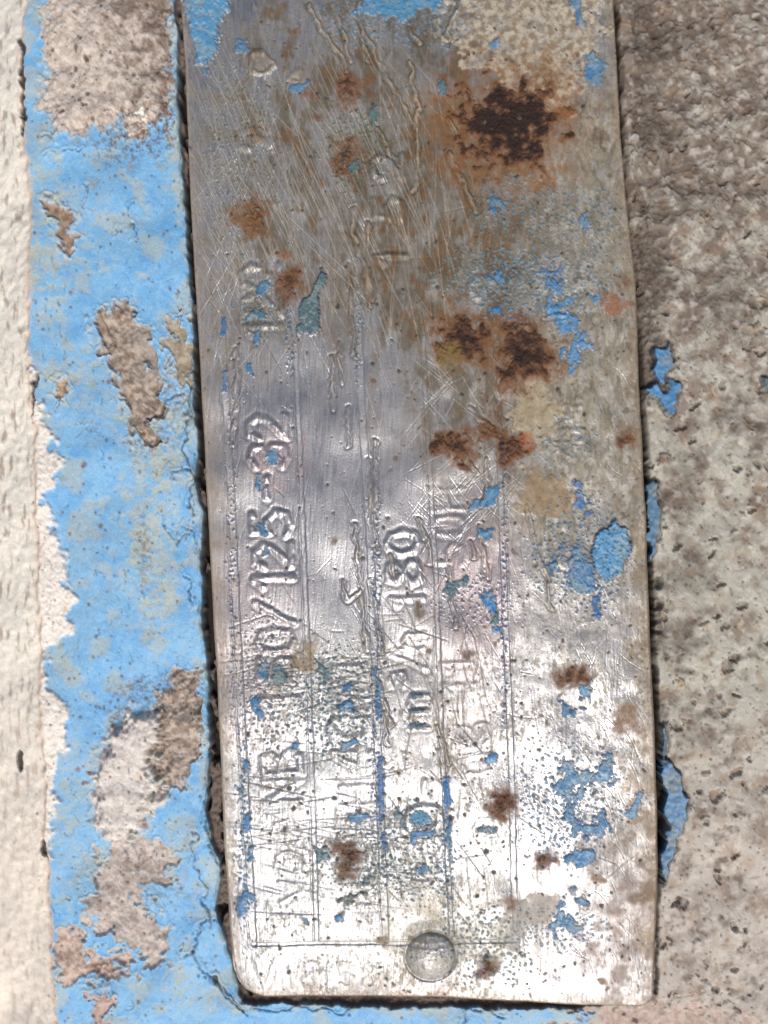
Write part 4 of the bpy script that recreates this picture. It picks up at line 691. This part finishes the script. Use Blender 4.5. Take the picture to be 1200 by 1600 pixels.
# rim wall of the sheet, its own strip
def rim_wall():
    co = gp.co.reshape(-1, 3)[rim]; pg = gp.pig.reshape(-1, 4)[rim]; k = len(rim)
    ctr = co.mean(0); verts = np.concatenate([co, co + np.array((0, 0, -11 * S), np.float32)]).tolist()
    faces = [(i, i + 1, k + i + 1, k + i) for i in range(k - 1)]
    me = bpy.data.meshes.new('sheet_edge'); me.from_pydata(verts, [], faces)
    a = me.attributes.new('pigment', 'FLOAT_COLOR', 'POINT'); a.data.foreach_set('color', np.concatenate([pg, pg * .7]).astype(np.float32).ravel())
    a = me.attributes.new('surface', 'FLOAT_VECTOR', 'POINT'); a.data.foreach_set('vector', np.tile(np.array((.4, .6, 0), np.float32), 2 * k))
    me.materials.append(M_PLATE); o = bpy.data.objects.new('sheet_edge', me); col.objects.link(o); o.parent = plate
rim_wall()
for i, (nm, lb) in P.names.items():
    o = gp.build(nm, gp.lab == i, M_PLATE, plate)
    if o and lb: o['label'] = lb

# --- wall
ST = 1.8
wx = np.concatenate([np.arange(X0 + 1, 285, 1.95), np.arange(285, 342, .8), np.arange(342, 996, 1.95), np.arange(996, 1040, .9), np.arange(1040, X1 - 2, 1.95)]).astype(np.float32)
wy = np.concatenate([np.arange(Y0 + 1, 1556, 1.9), np.arange(1556, 1596, .9), np.arange(1596, Y1 - 2, 1.9)]).astype(np.float32)
gx, gy = np.meshgrid(wx, wy)
sL, sR = interp(LEFT, wy) - 325, interp(RIGHT, wy) - 1002
for j in range(len(wy)):      # the columns run along the plate's edges, so that its seams stay clean
    gx[j] += np.interp(wx, [X0, 325, 1002, X1], [0, sL[j], sR[j], 0])
gw = Grid(gx, gy, Q)
inn = sample(IN, gw.cx, gw.cy); vis = inn < 34
pxl = np.clip(np.round(gw.cx - X0).astype(int), 0, W - 1), np.clip(np.round(gw.cy - Y0).astype(int), 0, H - 1)
do = dout[pxl[1], pxl[0]]; cm = (bluem)[pxl[1], pxl[0]]
lab = gw.lab
ledge = vis & (lab == 0) & (do <= 0); coatm = vis & (lab == 0) & (cm > 0); rest = vis & (lab == 0) & ~ledge & ~coatm
o = gw.build('wall', rest, M_WALL); o['kind'] = 'structure'; o['label'] = 'pitted grey-brown rendered wall around the plate'
o = gw.build('wall_ledge', ledge, M_WALL); o['kind'] = 'structure'
paint = bpy.data.objects.new('paint_coat', None); paint.empty_display_size = .01; col.objects.link(paint)
thing(paint, 'strip of cracked sky-blue paint left of the plate and along its bottom edge', 'paint')
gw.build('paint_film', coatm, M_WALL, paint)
for i, (nm, lb) in Q.names.items():
    k = vis & (lab == i)
    if i in MORTAR:
        o = gw.build(nm, k, M_WALL); 
        if o: thing(o, *MORTAR[i], group='mortar on the blue paint')
    elif i in FLAKE:
        o = gw.build(nm, k, M_WALL)
        if o: thing(o, FLAKE[i], 'paint flake', 'paint flakes on the render')
    else: gw.build(nm, k, M_WALL, paint)
# the wall goes on beyond the detailed stretch
ax = np.arange(-1600, 2900, 60.0); ay = np.arange(-1900, 3500, 60.0); agx, agy = np.meshgrid(ax, ay)
az = -34 + bowz(agx, agy) + np.random.default_rng(3).normal(0, 3, agx.shape)
av = np.stack([(agx - 600) * S, (800 - agy) * S, az * S], -1).reshape(-1, 3)
af = [(j * len(ax) + i, (j + 1) * len(ax) + i, (j + 1) * len(ax) + i + 1, j * len(ax) + i + 1) for j in range(len(ay) - 1) for i in range(len(ax) - 1)
      if not (X0 + 30 < ax[i] and ax[i + 1] < X1 - 30 and Y0 + 30 < ay[j] and ay[j + 1] < Y1 - 30)]
me = bpy.data.meshes.new('wall_surround'); me.from_pydata(av.tolist(), [], af)
t = np.clip((agx.ravel() - 40) / 200 , 0, 1)[:, None]; ac = lin((226, 216, 200)) * (1 - t) + lin((160, 148, 134)) * t
a = me.attributes.new('pigment', 'FLOAT_COLOR', 'POINT'); a.data.foreach_set('color', np.concatenate([ac, np.ones((len(ac), 1))], 1).astype(np.float32).ravel())
a = me.attributes.new('surface', 'FLOAT_VECTOR', 'POINT'); a.data.foreach_set('vector', np.tile(np.array((0, .9, 0), np.float32), len(ac)))
me.materials.append(M_WALL); o = bpy.data.objects.new('wall_surround', me); o['kind'] = 'structure'; col.objects.link(o)
# solid backing under the plate so that no light passes behind it
me = bpy.data.meshes.new('wall_backing')
v = []
for (x, y) in ((X0, Y0), (X1, Y0), (X1, Y1), (X0, Y1)): v.append(((x - 600) * S, (800 - y) * S, -230 * S))
me.from_pydata(v, [], [(0, 3, 2, 1)]); me.materials.append(M_WALL)
o = bpy.data.objects.new('wall_core', me); o['kind'] = 'structure'; col.objects.link(o)
